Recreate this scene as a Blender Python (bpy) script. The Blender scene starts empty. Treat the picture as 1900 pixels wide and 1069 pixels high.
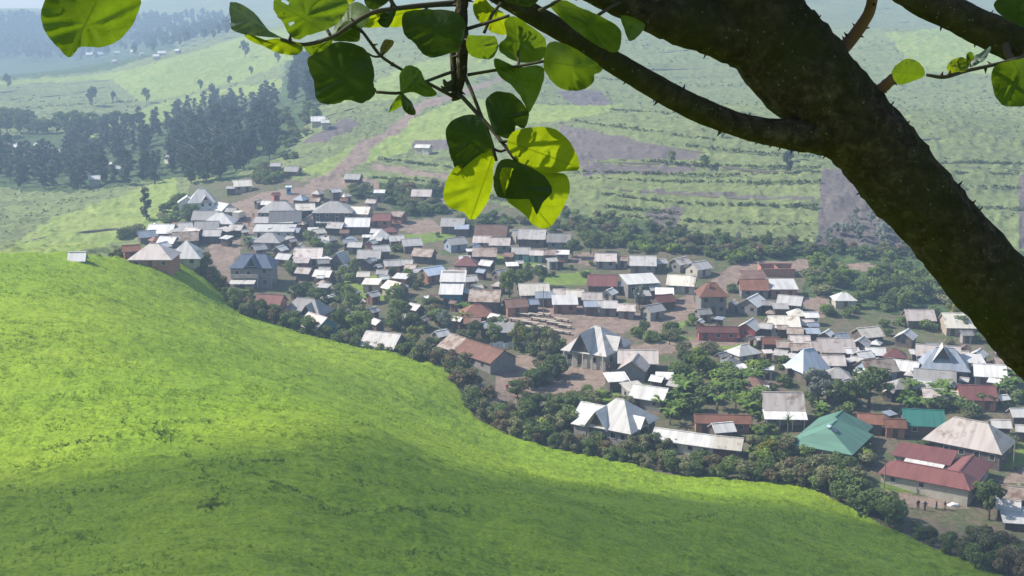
import bpy, bmesh, math, random, bisect
import numpy as np
from mathutils import Vector, Matrix
R = math.radians
random.seed(7); rng = np.random.default_rng(7)
scene = bpy.context.scene
COL = scene.collection
# ------------------------------------------------------------------ camera
F = 2450.0; TH = R(12.53); CZ = 80.0
ct, st = math.cos(TH), math.sin(TH)
cam_d = bpy.data.cameras.new('camera'); cam = bpy.data.objects.new('camera', cam_d)
COL.objects.link(cam); scene.camera = cam
cam_d.sensor_width = 36; cam_d.lens = 36*F/1900; cam_d.clip_start = 0.05; cam_d.clip_end = 9000
cam.location = (0, 0, CZ); cam.rotation_euler = (R(90)-TH, 0, 0)
def ray(px, py):
    u = (px-950)/F; v = (534.5-py)/F
    return np.array([u, ct+v*st, -st+v*ct])
def at(px, py, Y):
    d = ray(px, py); t = Y/d[1]
    return Vector((d[0]*t, Y, CZ+d[2]*t))
def proj(X, Y, Z):
    dz = Z-CZ
    dep = Y*ct-dz*st; up = Y*st+dz*ct
    return 950+F*X/dep, 534.5-F*up/dep
# ------------------------------------------------------------------ terrain height
CP = [  # pixel x, pixel y, forward distance
 # near field
 (0,1069,125),(950,1069,132),(1400,1069,152),(1850,1069,178),(-500,1069,120),(0,700,178),(-500,700,178),(400,700,190),(700,800,170),
 (400,900,142),(1000,950,149),(1300,970,168),(0,472,262),(-400,465,262),(200,476,275),(360,488,290),(440,572,280),(520,600,276),
 (650,642,270),(830,688,258),(862,740,246),(885,778,238),(1000,828,227),(1250,880,215),(1500,905,207.5),(1640,975,194.5),(600,700,222),(800,850,170),(150,560,222),
 # village
 (1705,935,207),(1880,1000,195),(2200,1000,198),(1900,850,226),(1740,800,238),(1500,780,243),(1300,830,231),(1150,780,243),(1250,700,267),(1550,700,267),(1850,700,266),
 (2300,750,260),(1000,740,256),(900,700,266),(1110,660,281),(780,640,290),(1300,600,305),(1600,620,298),(1850,620,298),(2300,560,320),(1000,590,308),(700,600,303),(600,580,312),(470,545,330),
 (900,540,331),(1200,540,331),(1450,560,322),(700,500,352),(1000,490,356),(1300,490,354),(430,480,362),(330,455,378),(240,462,378),(600,440,384),(900,430,389),(1150,440,378),
 (400,410,400),(520,400,404),(750,400,406),(480,350,436),(650,340,442),(850,350,434),(550,310,470),
 # ravine and slopes on the right
 (1500,485,357),(1700,500,350),(1900,520,345),(2300,480,360),(1600,455,366),(1300,430,380),(1100,400,395),(1500,380,392),(1800,380,394),(1500,310,420),(1800,310,420),(2300,300,420),
 (1200,330,422),(1050,300,444),(1150,218,500),(1400,208,480),(1700,215,470),(1900,255,460),(2300,250,470),(1500,250,455),
 (1150,195,600),(1500,195,600),(1800,200,600),(1300,120,730),(1600,100,760),(1800,110,740),(1680,62,850),(1900,90,800),(2300,100,800),(1300,60,980),(1500,30,1100),(1680,40,1150),(1500,-30,1350),(1900,20,1300),(1900,-40,1500),(2500,-40,1500),
 (700,280,500),(750,240,535),(900,230,520),(850,170,610),(950,130,700),(700,180,600),(620,215,560),(800,110,720),(900,90,780),(1050,150,670),(1000,60,950),(1000,0,1300),(600,240,530),
 # left valley
 (150,440,395),(300,350,470),(30,400,430),(150,380,440),(-400,400,440),(60,340,520),(330,300,540),(150,300,580),(-400,300,580),(0,250,680),(250,240,680),(450,240,600),(450,300,520),(100,210,800),
 (400,190,800),(560,170,720),(-400,200,850),(100,165,940),(300,170,880),(500,130,900),(300,110,1000),(430,85,1040),(520,55,1080),(600,110,850),(640,50,1050),(200,140,1000),(-100,150,1020),(20,150,1010),
 (200,118,1400),(350,70,1500),(450,60,1450),(200,70,1800),(0,80,1800),(-400,80,1800),(0,22,2000),(-400,20,2000),(160,18,2050),(268,4,2150),(330,-5,2200),(30,60,2500),(-300,60,2600),(260,40,2700),(40,80,2880),(400,-60,2700),(600,-40,2400),(900,-60,2500),(1400,-100,2600),(2400,-100,2600),
]
NEAR = [(0,0,78.3),(4.3,4,76.3),(-6,0,78.5),(15,0,74),(-30,0,79),(60,0,60),(-80,0,78),(0,25,65.5),(-20,25,66),(20,25,63),(0,50,52.0),(30,50,48),(-30,50,52),(90,60,26),(-80,60,50),(0,-20,84),(0,95,31),(-35,95,32),(30,95,28),
        (120,120,6),(200,200,6),(-200,180,36),(0,72,41)]
pts = []
for (x, y, Y) in CP:
    p = at(x, y, Y); pts.append((p.x, p.y, p.z))
pts += [(a, b, c) for a, b, c in NEAR]
pts = np.array(pts, float)
def warp(X, Y):
    q = np.maximum(np.asarray(Y, float), -25)+45
    return np.asarray(X, float)/q, np.log(q)*0.75
pa, ps = warp(pts[:, 0], pts[:, 1])
def phi(r2): return 0.5*r2*np.log(r2+1e-9)
n_ = len(pts)
K = phi((pa[:, None]-pa[None])**2+(ps[:, None]-ps[None])**2)
A = np.zeros((n_+3, n_+3)); A[:n_, :n_] = K+np.eye(n_)*3e-5
Pm = np.stack([np.ones(n_), pa, ps], 1); A[:n_, n_:] = Pm; A[n_:, :n_] = Pm.T
W_ = np.linalg.solve(A, np.concatenate([pts[:, 2], np.zeros(3)]))
def H0(X, Y):
    a, s = warp(X, Y); sh = np.shape(a); a = np.ravel(a); s = np.ravel(s)
    out = np.empty(a.shape)
    for i in range(0, len(a), 20000):
        aa = a[i:i+20000]; ss = s[i:i+20000]
        r2 = (aa[:, None]-pa[None])**2+(ss[:, None]-ps[None])**2
        out[i:i+20000] = phi(r2)@W_[:n_]+W_[n_]+W_[n_+1]*aa+W_[n_+2]*ss
    return out.reshape(sh)
# value noise for numpy
_perm = rng.permutation(1024)
_val = rng.random(1024)*2-1
def vnoise(X, Y, seed=0):
    X = np.asarray(X, float); Y = np.asarray(Y, float)
    xi = np.floor(X).astype(int); yi = np.floor(Y).astype(int); fx = X-xi; fy = Y-yi
    fx = fx*fx*(3-2*fx); fy = fy*fy*(3-2*fy)
    def h(i, j): return _val[_perm[(_perm[(i+seed*131) & 1023]+j*7) & 1023]]
    return (h(xi, yi)*(1-fx)+h(xi+1, yi)*fx)*(1-fy)+(h(xi, yi+1)*(1-fx)+h(xi+1, yi+1)*fx)*fy
def fbm(X, Y, oct=4, seed=0):
    s = 0; a = 1
    for o in range(oct):
        s = s+a*vnoise(X*2**o+o*17.3, Y*2**o+o*9.1, seed+o); a *= 0.5
    return s
def Hn(X, Y):
    X = np.asarray(X, float); Y = np.asarray(Y, float)
    z = H0(X, Y)
    far = np.clip((Y-420)/300, 0, 1)
    return z+far*(fbm(X/60, Y/60, 3, 5)*1.6)
def H(x, y): return float(Hn(np.array([x]), np.array([y]))[0])
_Ys = np.concatenate([np.linspace(60, 420, 720), np.linspace(421, 1200, 700), np.linspace(1205, 2800, 400)])
def ground(px, py, up=0.0, ymin=60):
    """world point where the view line of a pixel comes within «up» metres of the ground"""
    d = ray(px, py); t = _Ys/d[1]; X = d[0]*t; Z = CZ+d[2]*t
    g = Z-Hn(X, _Ys)-up
    ok = np.where((g <= 0) & (_Ys > ymin))[0]
    i = ok[0] if len(ok) else len(_Ys)-1
    if i > 0 and g[i-1] > 0:
        f = g[i-1]/(g[i-1]-g[i]); Y = _Ys[i-1]*(1-f)+_Ys[i]*f
    else: Y = _Ys[i]
    return at(px, py, Y)
# ------------------------------------------------------------------ helpers for objects
def tag(o, label=None, cat=None, group=None, kind=None):
    if label: o['label'] = label
    if cat: o['category'] = cat
    if group: o['group'] = group
    if kind: o['kind'] = kind
    return o
def empty(name, loc, rz=0, label=None, cat=None, group=None):
    o = bpy.data.objects.new(name, None); COL.objects.link(o)
    o.location = loc; o.rotation_euler = (0, 0, rz); o.empty_display_size = 0.3
    return tag(o, label, cat, group)
def link(name, me, parent=None, mat=None):
    o = bpy.data.objects.new(name, me); COL.objects.link(o)
    if parent is not None: o.parent = parent
    if mat is not None and len(me.materials) == 0: me.materials.append(mat)
    return o
def mesh(name, verts, faces, mat=None, smooth=False):
    me = bpy.data.meshes.new(name); me.from_pydata([tuple(v) for v in verts], [], faces)
    if mat: me.materials.append(mat)
    if smooth: me.polygons.foreach_set('use_smooth', [True]*len(me.polygons))
    me.update(); return me
def copy_tree(o, parent=None):
    c = o.copy(); COL.objects.link(c)
    if parent is not None: c.parent = parent
    for ch in o.children: copy_tree(ch, c)
    return c
class MB:
    def __init__(s): s.v = []; s.f = []
    def add(s, vs, fs):
        b = len(s.v); s.v += [tuple(v) for v in vs]; s.f += [tuple(i+b for i in f) for f in fs]; return s
    def box(s, x0, y0, z0, x1, y1, z1):
        return s.add([(x0,y0,z0),(x1,y0,z0),(x1,y1,z0),(x0,y1,z0),(x0,y0,z1),(x1,y0,z1),(x1,y1,z1),(x0,y1,z1)],
                     [(3,2,1,0),(4,5,6,7),(0,1,5,4),(1,2,6,5),(2,3,7,6),(3,0,4,7)])
    def tube(s, path, radii, n=10, cap=True):
        P = [Vector(p) for p in path]; rings = []
        up = Vector((0.13, 0.3, 0.94))
        for i, p in enumerate(P):
            d = (P[min(i+1, len(P)-1)]-P[max(i-1, 0)]).normalized()
            a = d.cross(up)
            if a.length < .05: a = d.cross(Vector((1, 0, 0)))
            a.normalize(); b = d.cross(a).normalized()
            rings.append([p+(a*math.cos(2*math.pi*k/n)+b*math.sin(2*math.pi*k/n))*radii[i] for k in range(n)])
        vs = [v for r in rings for v in r]; fs = []
        for i in range(len(P)-1):
            for k in range(n):
                fs.append((i*n+k, i*n+(k+1) % n, (i+1)*n+(k+1) % n, (i+1)*n+k))
        if cap: fs.append(tuple(range(n-1, -1, -1))); fs.append(tuple((len(P)-1)*n+k for k in range(n)))
        return s.add(vs, fs)
    def mesh(s, name, mat, smooth=False): return mesh(name, s.v, s.f, mat, smooth)
    def build(s, name, mat, parent=None, smooth=False): return link(name, s.mesh(name, mat, smooth), parent)
# ------------------------------------------------------------------ materials
def nt(name):
    m = bpy.data.materials.new(name); m.use_nodes = True
    t = m.node_tree; t.nodes.clear()
    out = t.nodes.new('ShaderNodeOutputMaterial')
    return m, t, out
def N(t, kind, **kw):
    n = t.nodes.new(kind)
    for k, v in kw.items():
        if k.startswith('i_'):
            key = k[2:]; key = int(key) if key.isdigit() else key.replace('_', ' ')
            n.inputs[key].default_value = v
        else: setattr(n, k, v)
    return n
def ramp(t, fac, stops):
    r = N(t, 'ShaderNodeValToRGB'); e = r.color_ramp.elements
    while len(e) < len(stops): e.new(0.5)
    for k, (p, c) in enumerate(stops): e[k].position = p; e[k].color = (*c, 1) if len(c) == 3 else c
    t.links.new(fac, r.inputs[0]); return r.outputs[0]
def mixc(t, fac, a, b, blend='MIX'):
    m = N(t, 'ShaderNodeMix', data_type='RGBA', blend_type=blend)
    for sock, v in ((m.inputs[0], fac), (m.inputs[6], a), (m.inputs[7], b)):
        if hasattr(v, 'is_linked'): t.links.new(v, sock)
        elif isinstance(v, (int, float)): sock.default_value = v
        else: sock.default_value = (*v, 1)
    return m.outputs[2]
def coords(t, obj=False, scale=(1, 1, 1), rot=(0, 0, 0)):
    tc = N(t, 'ShaderNodeTexCoord'); mp = N(t, 'ShaderNodeMapping')
    mp.inputs['Scale'].default_value = scale; mp.inputs['Rotation'].default_value = rot
    t.links.new(tc.outputs['Object'], mp.inputs[0]); return mp.outputs[0]
def noise(t, vec, scale, detail=4, rough=.55, dist=0):
    n = N(t, 'ShaderNodeTexNoise'); n.inputs['Scale'].default_value = scale; n.inputs['Detail'].default_value = detail
    n.inputs['Roughness'].default_value = rough; n.inputs['Distortion'].default_value = dist
    t.links.new(vec, n.inputs['Vector']); return n.outputs[0]
def bsdf(t, out, col, rough=.8, metal=0, bump=None, spec=.3):
    b = N(t, 'ShaderNodeBsdfPrincipled')
    if hasattr(col, 'is_linked'): t.links.new(col, b.inputs['Base Color'])
    else: b.inputs['Base Color'].default_value = (*col, 1)
    b.inputs['Roughness'].default_value = rough; b.inputs['Metallic'].default_value = metal
    b.inputs['Specular IOR Level'].default_value = spec
    if bump is not None:
        bp = N(t, 'ShaderNodeBump'); bp.inputs['Strength'].default_value = bump[1]; bp.inputs['Distance'].default_value = bump[2]
        t.links.new(bump[0], bp.inputs['Height']); t.links.new(bp.outputs[0], b.inputs['Normal'])
    t.links.new(b.outputs[0], out.inputs[0]); return b
def foliage(name, dark, light, trans=.25, scale=.8):
    m, t, out = nt(name)
    v = coords(t); c1 = ramp(t, noise(t, v, scale, 3), [(.3, dark), (.7, light)])
    oi = N(t, 'ShaderNodeObjectInfo')
    hs = N(t, 'ShaderNodeHueSaturation'); t.links.new(c1, hs.inputs['Color'])
    mr = N(t, 'ShaderNodeMapRange'); t.links.new(oi.outputs['Random'], mr.inputs[0]); mr.inputs[3].default_value = .75; mr.inputs[4].default_value = 1.25
    t.links.new(mr.outputs[0], hs.inputs['Value'])
    d = N(t, 'ShaderNodeBsdfDiffuse'); tr = N(t, 'ShaderNodeBsdfTranslucent'); mx = N(t, 'ShaderNodeMixShader')
    t.links.new(hs.outputs[0], d.inputs[0]); t.links.new(hs.outputs[0], tr.inputs[0]); mx.inputs[0].default_value = trans
    t.links.new(d.outputs[0], mx.inputs[1]); t.links.new(tr.outputs[0], mx.inputs[2]); t.links.new(mx.outputs[0], out.inputs[0])
    return m
# ------------------------------------------------------------------ ground sheet, split into its regions
EDGE = np.array([(-900,262),(0,262),(200,275),(360,290),(440,280),(520,276),(650,270),(830,258),(862,246),(885,238),(1000,227),(1250,215),(1500,207.5),(1640,194.5),(1850,178),(2300,160),(3500,120)], float)
def inside(poly, x, y):
    r = np.zeros(x.shape, bool); n = len(poly); j = n-1
    for i in range(n):
        xi, yi = poly[i]; xj, yj = poly[j]
        c = ((yi > y) != (yj > y)) & (x < (xj-xi)*(y-yi)/((yj-yi) or 1e-9)+xi)
        r ^= c; j = i
    return r
DIRT = [[(393,445),(447,440),(442,470),(428,500),(434,545),(404,545),(398,500),(385,460)],
 [(430,378),(490,357),(560,350),(615,318),(642,290),(662,268),(702,250),(747,217),(760,216),(756,238),(700,268),(676,296),(652,318),(604,350),(560,375),(490,395),(480,435),(440,445),(425,400)],
 [(747,219),(762,196),(860,167),(930,143),(934,149),(868,174),(785,202),(762,222)],[(690,305),(760,318),(830,326),(830,337),(740,326),(685,316)],
 [(930,577),(1040,560),(1200,585),(1226,572),(1300,535),(1365,490),(1400,484),(1490,490),(1490,502),(1410,507),(1385,520),(1322,562),(1262,600),(1225,622),(1180,612),(1060,645),(950,622)],
 [(915,668),(1000,655),(1015,690),(970,735),(918,750)],[(1040,672),(1130,668),(1165,690),(1110,722),(1050,750),(945,750),(955,735),(1036,708)],
 [(1400,488),(1500,484),(1640,496),(1640,504),(1500,502)],[(1630,910),(1785,932),(1800,946),(1640,942)],[(1850,895),(1900,868),(1960,860),(1960,885),(1890,900)],
 [(560,335),(640,330),(700,340),(700,352),(600,352)],[(1480,555),(1540,548),(1530,590),(1510,590)],[(1080,470),(1110,470),(1105,492),(1050,492)],[(690,415),(800,408),(830,430),(780,436),(700,425)],
 [(760,362),(835,372),(835,388),(740,376)],[(1270,640),(1330,620),(1420,632),(1400,640),(1300,646)],[(1120,650),(1300,628),(1310,640),(1200,665),(1130,668)]]
PLOUGH = [[(1522,318),(1600,321),(1640,400),(1690,462),(1514,462)],[(1887,330),(1960,330),(1960,462),(1890,462)],
 [(1040,232),(1150,256),(1300,288),(1300,298),(1180,296),(1100,300),(1060,318),(1030,268)],[(1080,306),(1290,309),(1290,318),(1080,332)],[(1180,354),(1510,370),(1510,376),(1180,360)],
 [(1030,172),(1110,168),(1135,196),(1065,196)],[(556,268),(640,218),(668,232),(600,268)],[(765,262),(835,262),(835,280),(762,280)],
 [(1190,395),(1270,385),(1250,425),(1220,425)]]
PALE = [[(-300,160),(0,152),(210,136),(330,105),(430,75),(540,50),(545,112),(450,150),(330,178),(262,192),(208,150),(140,150),(-300,180)],
 [(-200,485),(15,462),(100,402),(230,362),(322,330),(335,392),(300,425),(220,450),(100,480)],[(560,320),(700,250),(860,180),(1000,195),(1160,196),(1090,215),(1040,225),(830,260),(690,300),(600,330)],
 [(150,245),(300,190),(420,165),(520,150),(520,165),(420,190),(300,225),(170,258)],[(1640,62),(1760,52),(1960,100),(1960,150),(1700,130)],[(620,190),(760,120),(900,90),(1000,100),(900,140),(760,185)]]
DARK = [[(-300,262),(0,258),(150,240),(300,232),(420,192),(520,172),(530,110),(600,110),(590,200),(525,290),(420,335),(330,330),(130,362),(20,352),(-300,340)],[(0,20),(250,25),(330,90),(200,132),(0,150),(-300,150),(-300,20)],
 [(640,340),(830,350),(840,400),(760,408),(700,372),(640,356)],[(1040,395),(1200,412),(1300,440),(1500,456),(1700,462),(1960,470),(1960,560),(1900,640),(1700,590),(1480,560),(1500,500),(1330,470),(1150,445),(1040,430)]]
LAWN = [[(1636,888),(1750,918),(1790,932),(1700,918),(1636,908)],[(1852,832),(1960,812),(1960,866),(1900,866),(1862,872)],[(1105,722),(1150,732),(1180,748),(1130,752),(1104,742)],[(1185,618),(1260,622),(1340,640),(1300,650),(1210,640)],[(1205,598),(1280,568),(1300,575),(1262,612),(1225,622)],[(1300,640),(1360,634),(1420,646),(1380,655)],[(1420,800),(1490,812),(1450,835),(1400,850),(1380,840)],[(700,440),(820,430),(850,445),(760,455)],[(1000,512),(1090,505),(1095,530),(1010,530)],[(900,470),(1000,485),(1000,500),(920,492)],[(620,520),(700,510),(720,560),(650,560)]]
HB = np.array([(-900,1000),(330,1000),(340,420),(350,345),(480,330),(640,345),(820,352),(1000,400),(1200,430),(1500,478),(1900,530),(3500,560)], float)
rowsY = np.concatenate([np.linspace(-30, 58, 45), np.exp(np.linspace(np.log(60), np.log(2900), 960))])
colA = np.concatenate([np.linspace(-1.6, -.52, 40)[:-1], np.linspace(-.52, .52, 800), np.linspace(.52, 1.6, 40)[1:]])
GX = colA[None, :]*(rowsY[:, None]+45); GY = np.repeat(rowsY[:, None], len(colA), 1)
GZ = Hn(GX, GY)
PX, PY = proj(GX, np.maximum(GY, 1), GZ)
edgeY = np.interp(PX, EDGE[:, 0], EDGE[:, 1])
infield = GY < edgeY+1.5*vnoise(GX/5, GY/5, 3)
# real relief: tufts and trodden swathes in the field, tussocks on the slopes
wx = GX+6*vnoise(GX/23, GY/31, 11); wy = GY+6*vnoise(GX/27, GY/22, 12)
tuft = fbm(wx/2.6+wy/9, wy/.9, 4, 21)
swath = np.clip(fbm(wx/9+wy/14, wy/3.2, 3, 31)-.25, 0, 1)
clump = np.clip(fbm(GX/1.1, GY/1.1, 2, 41)-.55, 0, 1)
gully = -np.clip(fbm(wx/30+wy/40, wy/8, 3, 51)-.55, 0, .6)
GZ = GZ+np.where(infield & (GY > 55), .16*tuft+.55*swath+.10*fbm(wx/.9+wy/5, wy/.45, 2, 43)+1.2*gully+.5*vnoise(GX/16, GY/12, 61), 0)
slope = (~infield) & (PY < np.interp(PX, HB[:, 0], HB[:, 1]))
GZ = GZ+np.where(slope, np.clip(fbm(GX/2.6, GY/3.0, 3, 71)-.15, 0, 1.0)*.9+.7*vnoise(GX/45+.02*GY, GY/6, 77), 0)
nR, nC = GX.shape
cls = np.where(infield, 0, np.where(slope, 3, 1))
jx = PX+3.5*vnoise(GX/3, GY/6, 91); jy = PY+2.0*vnoise(GX/4, GY/6, 92)
out_ = (~infield) & (GY > 120)
for P_ in DARK: cls[out_ & inside(P_, jx, jy)] = 6
for P_ in PALE: cls[out_ & inside(P_, jx, jy)] = 5
for P_ in PLOUGH: cls[out_ & inside(P_, PX+.25*(jx-PX), PY+.25*(jy-PY))] = 4
for P_ in LAWN: cls[out_ & inside(P_, jx, jy)] = 7
for P_ in DIRT: cls[out_ & inside(P_, jx, jy)] = 2
fc = cls[:-1, :-1]
idx = np.arange(nR*nC).reshape(nR, nC)
quads = np.stack([idx[:-1, :-1], idx[:-1, 1:], idx[1:, 1:], idx[1:, :-1]], -1)
co = np.stack([GX, GY, GZ], -1).reshape(-1, 3)
def region(name, k, mat, kind='structure'):
    q = quads[fc == k]
    u, inv = np.unique(q.ravel(), return_inverse=True)
    me = bpy.data.meshes.new(name)
    me.vertices.add(len(u)); me.vertices.foreach_set('co', co[u].ravel())
    me.loops.add(len(q)*4); me.loops.foreach_set('vertex_index', inv.astype(np.int32))
    me.polygons.add(len(q)); me.polygons.foreach_set('loop_start', np.arange(0, len(q)*4, 4, dtype=np.int32))
    me.polygons.foreach_set('use_smooth', np.ones(len(q), bool))
    me.materials.append(mat); me.update(calc_edges=True); me.validate()
    o = bpy.data.objects.new(name, me); COL.objects.link(o); o['kind'] = kind; return o
def soil(name, stops, sc, aniso=(1, 1, 1), sc2=None, stops2=None, bumpS=.5, fine=3.0, rough=.95, dash=None):
    m, t, out = nt(name)
    v = coords(t, scale=aniso)
    c = ramp(t, noise(t, v, sc, 6, .6, .6), stops)
    if stops2:
        c2 = ramp(t, noise(t, coords(t), sc2, 4, .6), stops2)
        c = mixc(t, .5, c, c2)
    fn = noise(t, coords(t), fine, 3, .7)
    c = mixc(t, .55, c, ramp(t, fn, [(.3, (.35,.35,.35)), (.7, (1.3,1.3,1.3))]), 'MULTIPLY')
    if dash:
        dn = noise(t, coords(t, scale=(.55, 1.5, 1), rot=(0, 0, .25)), dash, 5, .62, 1.2)
        c = mixc(t, .8, c, ramp(t, dn, [(.36, (.55,.62,.5)), (.47, (1,1,1)), (.60, (1,1,1)), (.72, (1.3,1.22,1.1))]), 'MULTIPLY')
    b = bsdf(t, out, c, rough, 0, (fn, bumpS, .3), .1)
    return m
m_field = soil('field_grass', [(.3,(.135,.215,.012)),(.5,(.185,.28,.016)),(.72,(.255,.335,.026))], .09, (1,1.9,1), .025, [(.35,(.14,.235,.012)),(.65,(.245,.325,.02))], .6, 2.2, dash=.5)
m_ground = soil('village_ground', [(.38,(.17,.13,.10)),(.52,(.13,.115,.07)),(.64,(.085,.12,.04))], .10, (1,1,1), .35, [(.4,(.14,.105,.075)),(.6,(.05,.085,.03))], .6, 1.2)
m_dirt = soil('dirt', [(.3,(.17,.125,.10)),(.7,(.27,.20,.155))], .12, (1,1,1), .5, [(.4,(.16,.12,.10)),(.6,(.29,.21,.165))], .4, 1.5)
m_hill = soil('hill_grass', [(.32,(.115,.125,.06)),(.5,(.15,.18,.065)),(.7,(.20,.225,.085))], .035, (.5,2.4,1), .3, [(.4,(.085,.105,.05)),(.55,(.18,.21,.08))], .8, .8)
m_plough = soil('ploughed_soil', [(.3,(.105,.088,.085)),(.7,(.145,.12,.11))], .1, (1,1,1), .4, [(.4,(.10,.085,.085)),(.6,(.15,.125,.115))], .5, .9)
m_pale = soil('meadow_grass', [(.3,(.17,.225,.05)),(.7,(.24,.28,.075))], .03, (.8,1.6,1), .15, [(.4,(.16,.225,.05)),(.6,(.24,.275,.085))], .5, .5)
m_dark = soil('undergrowth', [(.3,(.035,.06,.022)),(.7,(.075,.11,.035))], .1, (1,1,1), .3, [(.4,(.03,.055,.022)),(.6,(.085,.12,.04))], .9, .6)
region('field', 0, m_field); region('ground', 1, m_ground); region('dirt_road', 2, m_dirt); region('hills', 3, m_hill)
region('ploughed_field', 4, m_plough); region('meadow', 5, m_pale); region('undergrowth', 6, m_dark)
m_lawn = soil('lawn_grass', [(.3,(.10,.17,.03)),(.7,(.17,.23,.05))], .15, (1,1,1), .6, [(.4,(.11,.17,.03)),(.6,(.19,.22,.06))], .5, 1.5); region('lawn', 7, m_lawn)
# ------------------------------------------------------------------ houses
def roof_mat(name, col, rust=.25, rcol=(.16,.075,.04), rough=.55, metal=.0):
    m, t, out = nt(name)
    v = coords(t, scale=(1.1, .12, .12)); oi = N(t, 'ShaderNodeObjectInfo')
    add = N(t, 'ShaderNodeVectorMath', operation='ADD'); t.links.new(v, add.inputs[0]); t.links.new(oi.outputs['Location'], add.inputs[1])
    pan = noise(t, add.outputs[0], 1.0, 2, .5)
    c = mixc(t, 1, (*col,), ramp(t, pan, [(.3,(.78,.77,.76)),(.55,(1,1,1)),(.7,(1.06,1.05,1.04))]), 'MULTIPLY')
    va = N(t, 'ShaderNodeVectorMath', operation='ADD'); t.links.new(coords(t), va.inputs[0]); t.links.new(oi.outputs['Location'], va.inputs[1])
    rn = noise(t, va.outputs[0], .55, 5, .65)
    lo = .70-rust*.55
    c = mixc(t, ramp(t, rn, [(lo,(0,0,0)),(lo+.16,(.8,.8,.8))]), c, rcol)
    hs = N(t, 'ShaderNodeHueSaturation'); t.links.new(c, hs.inputs['Color'])
    mr = N(t, 'ShaderNodeMapRange'); t.links.new(oi.outputs['Random'], mr.inputs[0]); mr.inputs[3].default_value = .66; mr.inputs[4].default_value = 1.04
    t.links.new(mr.outputs[0], hs.inputs['Value'])
    wv = N(t, 'ShaderNodeTexWave', wave_type='BANDS', bands_direction='X'); wv.inputs['Scale'].default_value = 1.6
    t.links.new(coords(t), wv.inputs[0])
    bsdf(t, out, hs.outputs[0], rough, metal, (wv.outputs[1], .35, .05), .25); return m
RC = dict(white=(.61,.585,.555), light=(.46,.43,.405), grey=(.31,.29,.275), dark=(.17,.165,.17), tan=(.38,.31,.26), pink=(.54,.465,.425), rust=(.24,.105,.07), red=(.17,.064,.056),
          brown=(.20,.125,.10), ice=(.50,.56,.64), slate=(.085,.11,.165), green=(.10,.205,.15), teal=(.04,.19,.155), cream=(.64,.58,.49), blue=(.27,.30,.35))
RM = {k: roof_mat('roof_'+k, c, {'white':.12,'light':.25,'grey':.2,'tan':.45,'pink':.28,'rust':.5,'brown':.5,'cream':.25,'slate':0,'green':0.02,'teal':0,'ice':.05,'red':.15}.get(k,.2)) for k, c in RC.items()}
RWORD = dict(white='white', light='pale grey', grey='grey', dark='dark grey', tan='tan', pink='pinkish white', rust='rust coloured', red='red', brown='brown', ice='light blue', slate='slate blue', green='green', teal='teal green', cream='cream', blue='blue grey')
def wall_mat(name, a, b, plank=False):
    m, t, out = nt(name); v = coords(t)
    c = ramp(t, noise(t, coords(t, scale=(3, 3, .5) if plank else (1, 1, 1)), 1.5 if plank else .9, 5, .65), [(.3, a), (.7, b)])
    oi = N(t, 'ShaderNodeObjectInfo'); hs = N(t, 'ShaderNodeHueSaturation'); t.links.new(c, hs.inputs['Color'])
    mr = N(t, 'ShaderNodeMapRange'); t.links.new(oi.outputs['Random'], mr.inputs[0]); mr.inputs[3].default_value = .75; mr.inputs[4].default_value = 1.2
    t.links.new(mr.outputs[0], hs.inputs['Value']); bsdf(t, out, hs.outputs[0], .9, spec=.15); return m
WM = dict(plank=wall_mat('wall_planks',(.085,.066,.055),(.165,.13,.11),1), grey=wall_mat('wall_grey',(.19,.172,.158),(.28,.26,.24)), cream=wall_mat('wall_cream',(.34,.30,.24),(.48,.43,.36)), white=wall_mat('wall_white',(.55,.53,.5),(.72,.70,.67)),
          brick=wall_mat('wall_brick',(.26,.12,.085),(.38,.19,.13)), dark=wall_mat('wall_dark',(.06,.05,.05),(.12,.10,.095),1), red=wall_mat('wall_red',(.30,.085,.08),(.40,.13,.12)), teal=wall_mat('wall_teal',(.05,.17,.21),(.08,.23,.27)),
          mint=wall_mat('wall_mint',(.24,.38,.33),(.32,.48,.42)), tan=wall_mat('wall_tan',(.33,.26,.20),(.45,.36,.28)), blue=wall_mat('wall_bluegrey',(.22,.25,.30),(.32,.35,.40)), block=wall_mat('wall_block',(.27,.245,.20),(.40,.37,.31)))
def plain(name, col, rough=.7, metal=0):
    m, t, out = nt(name); v = coords(t)
    c = mixc(t, .5, col, ramp(t, noise(t, v, 3, 3), [(.3, tuple(x*.75 for x in col)), (.7, tuple(min(1, x*1.15) for x in col))]))
    bsdf(t, out, c, rough, metal); return m
M_win = plain('window_pane', (.035,.035,.04), .25); M_door = plain('door_wood', (.11,.065,.045), .7); M_frame = plain('window_frame', (.45,.42,.38), .6); M_dark = plain('opening_shade', (.07,.055,.045), .8)  # the dark one puts the shade inside open dormers into its colour
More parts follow.
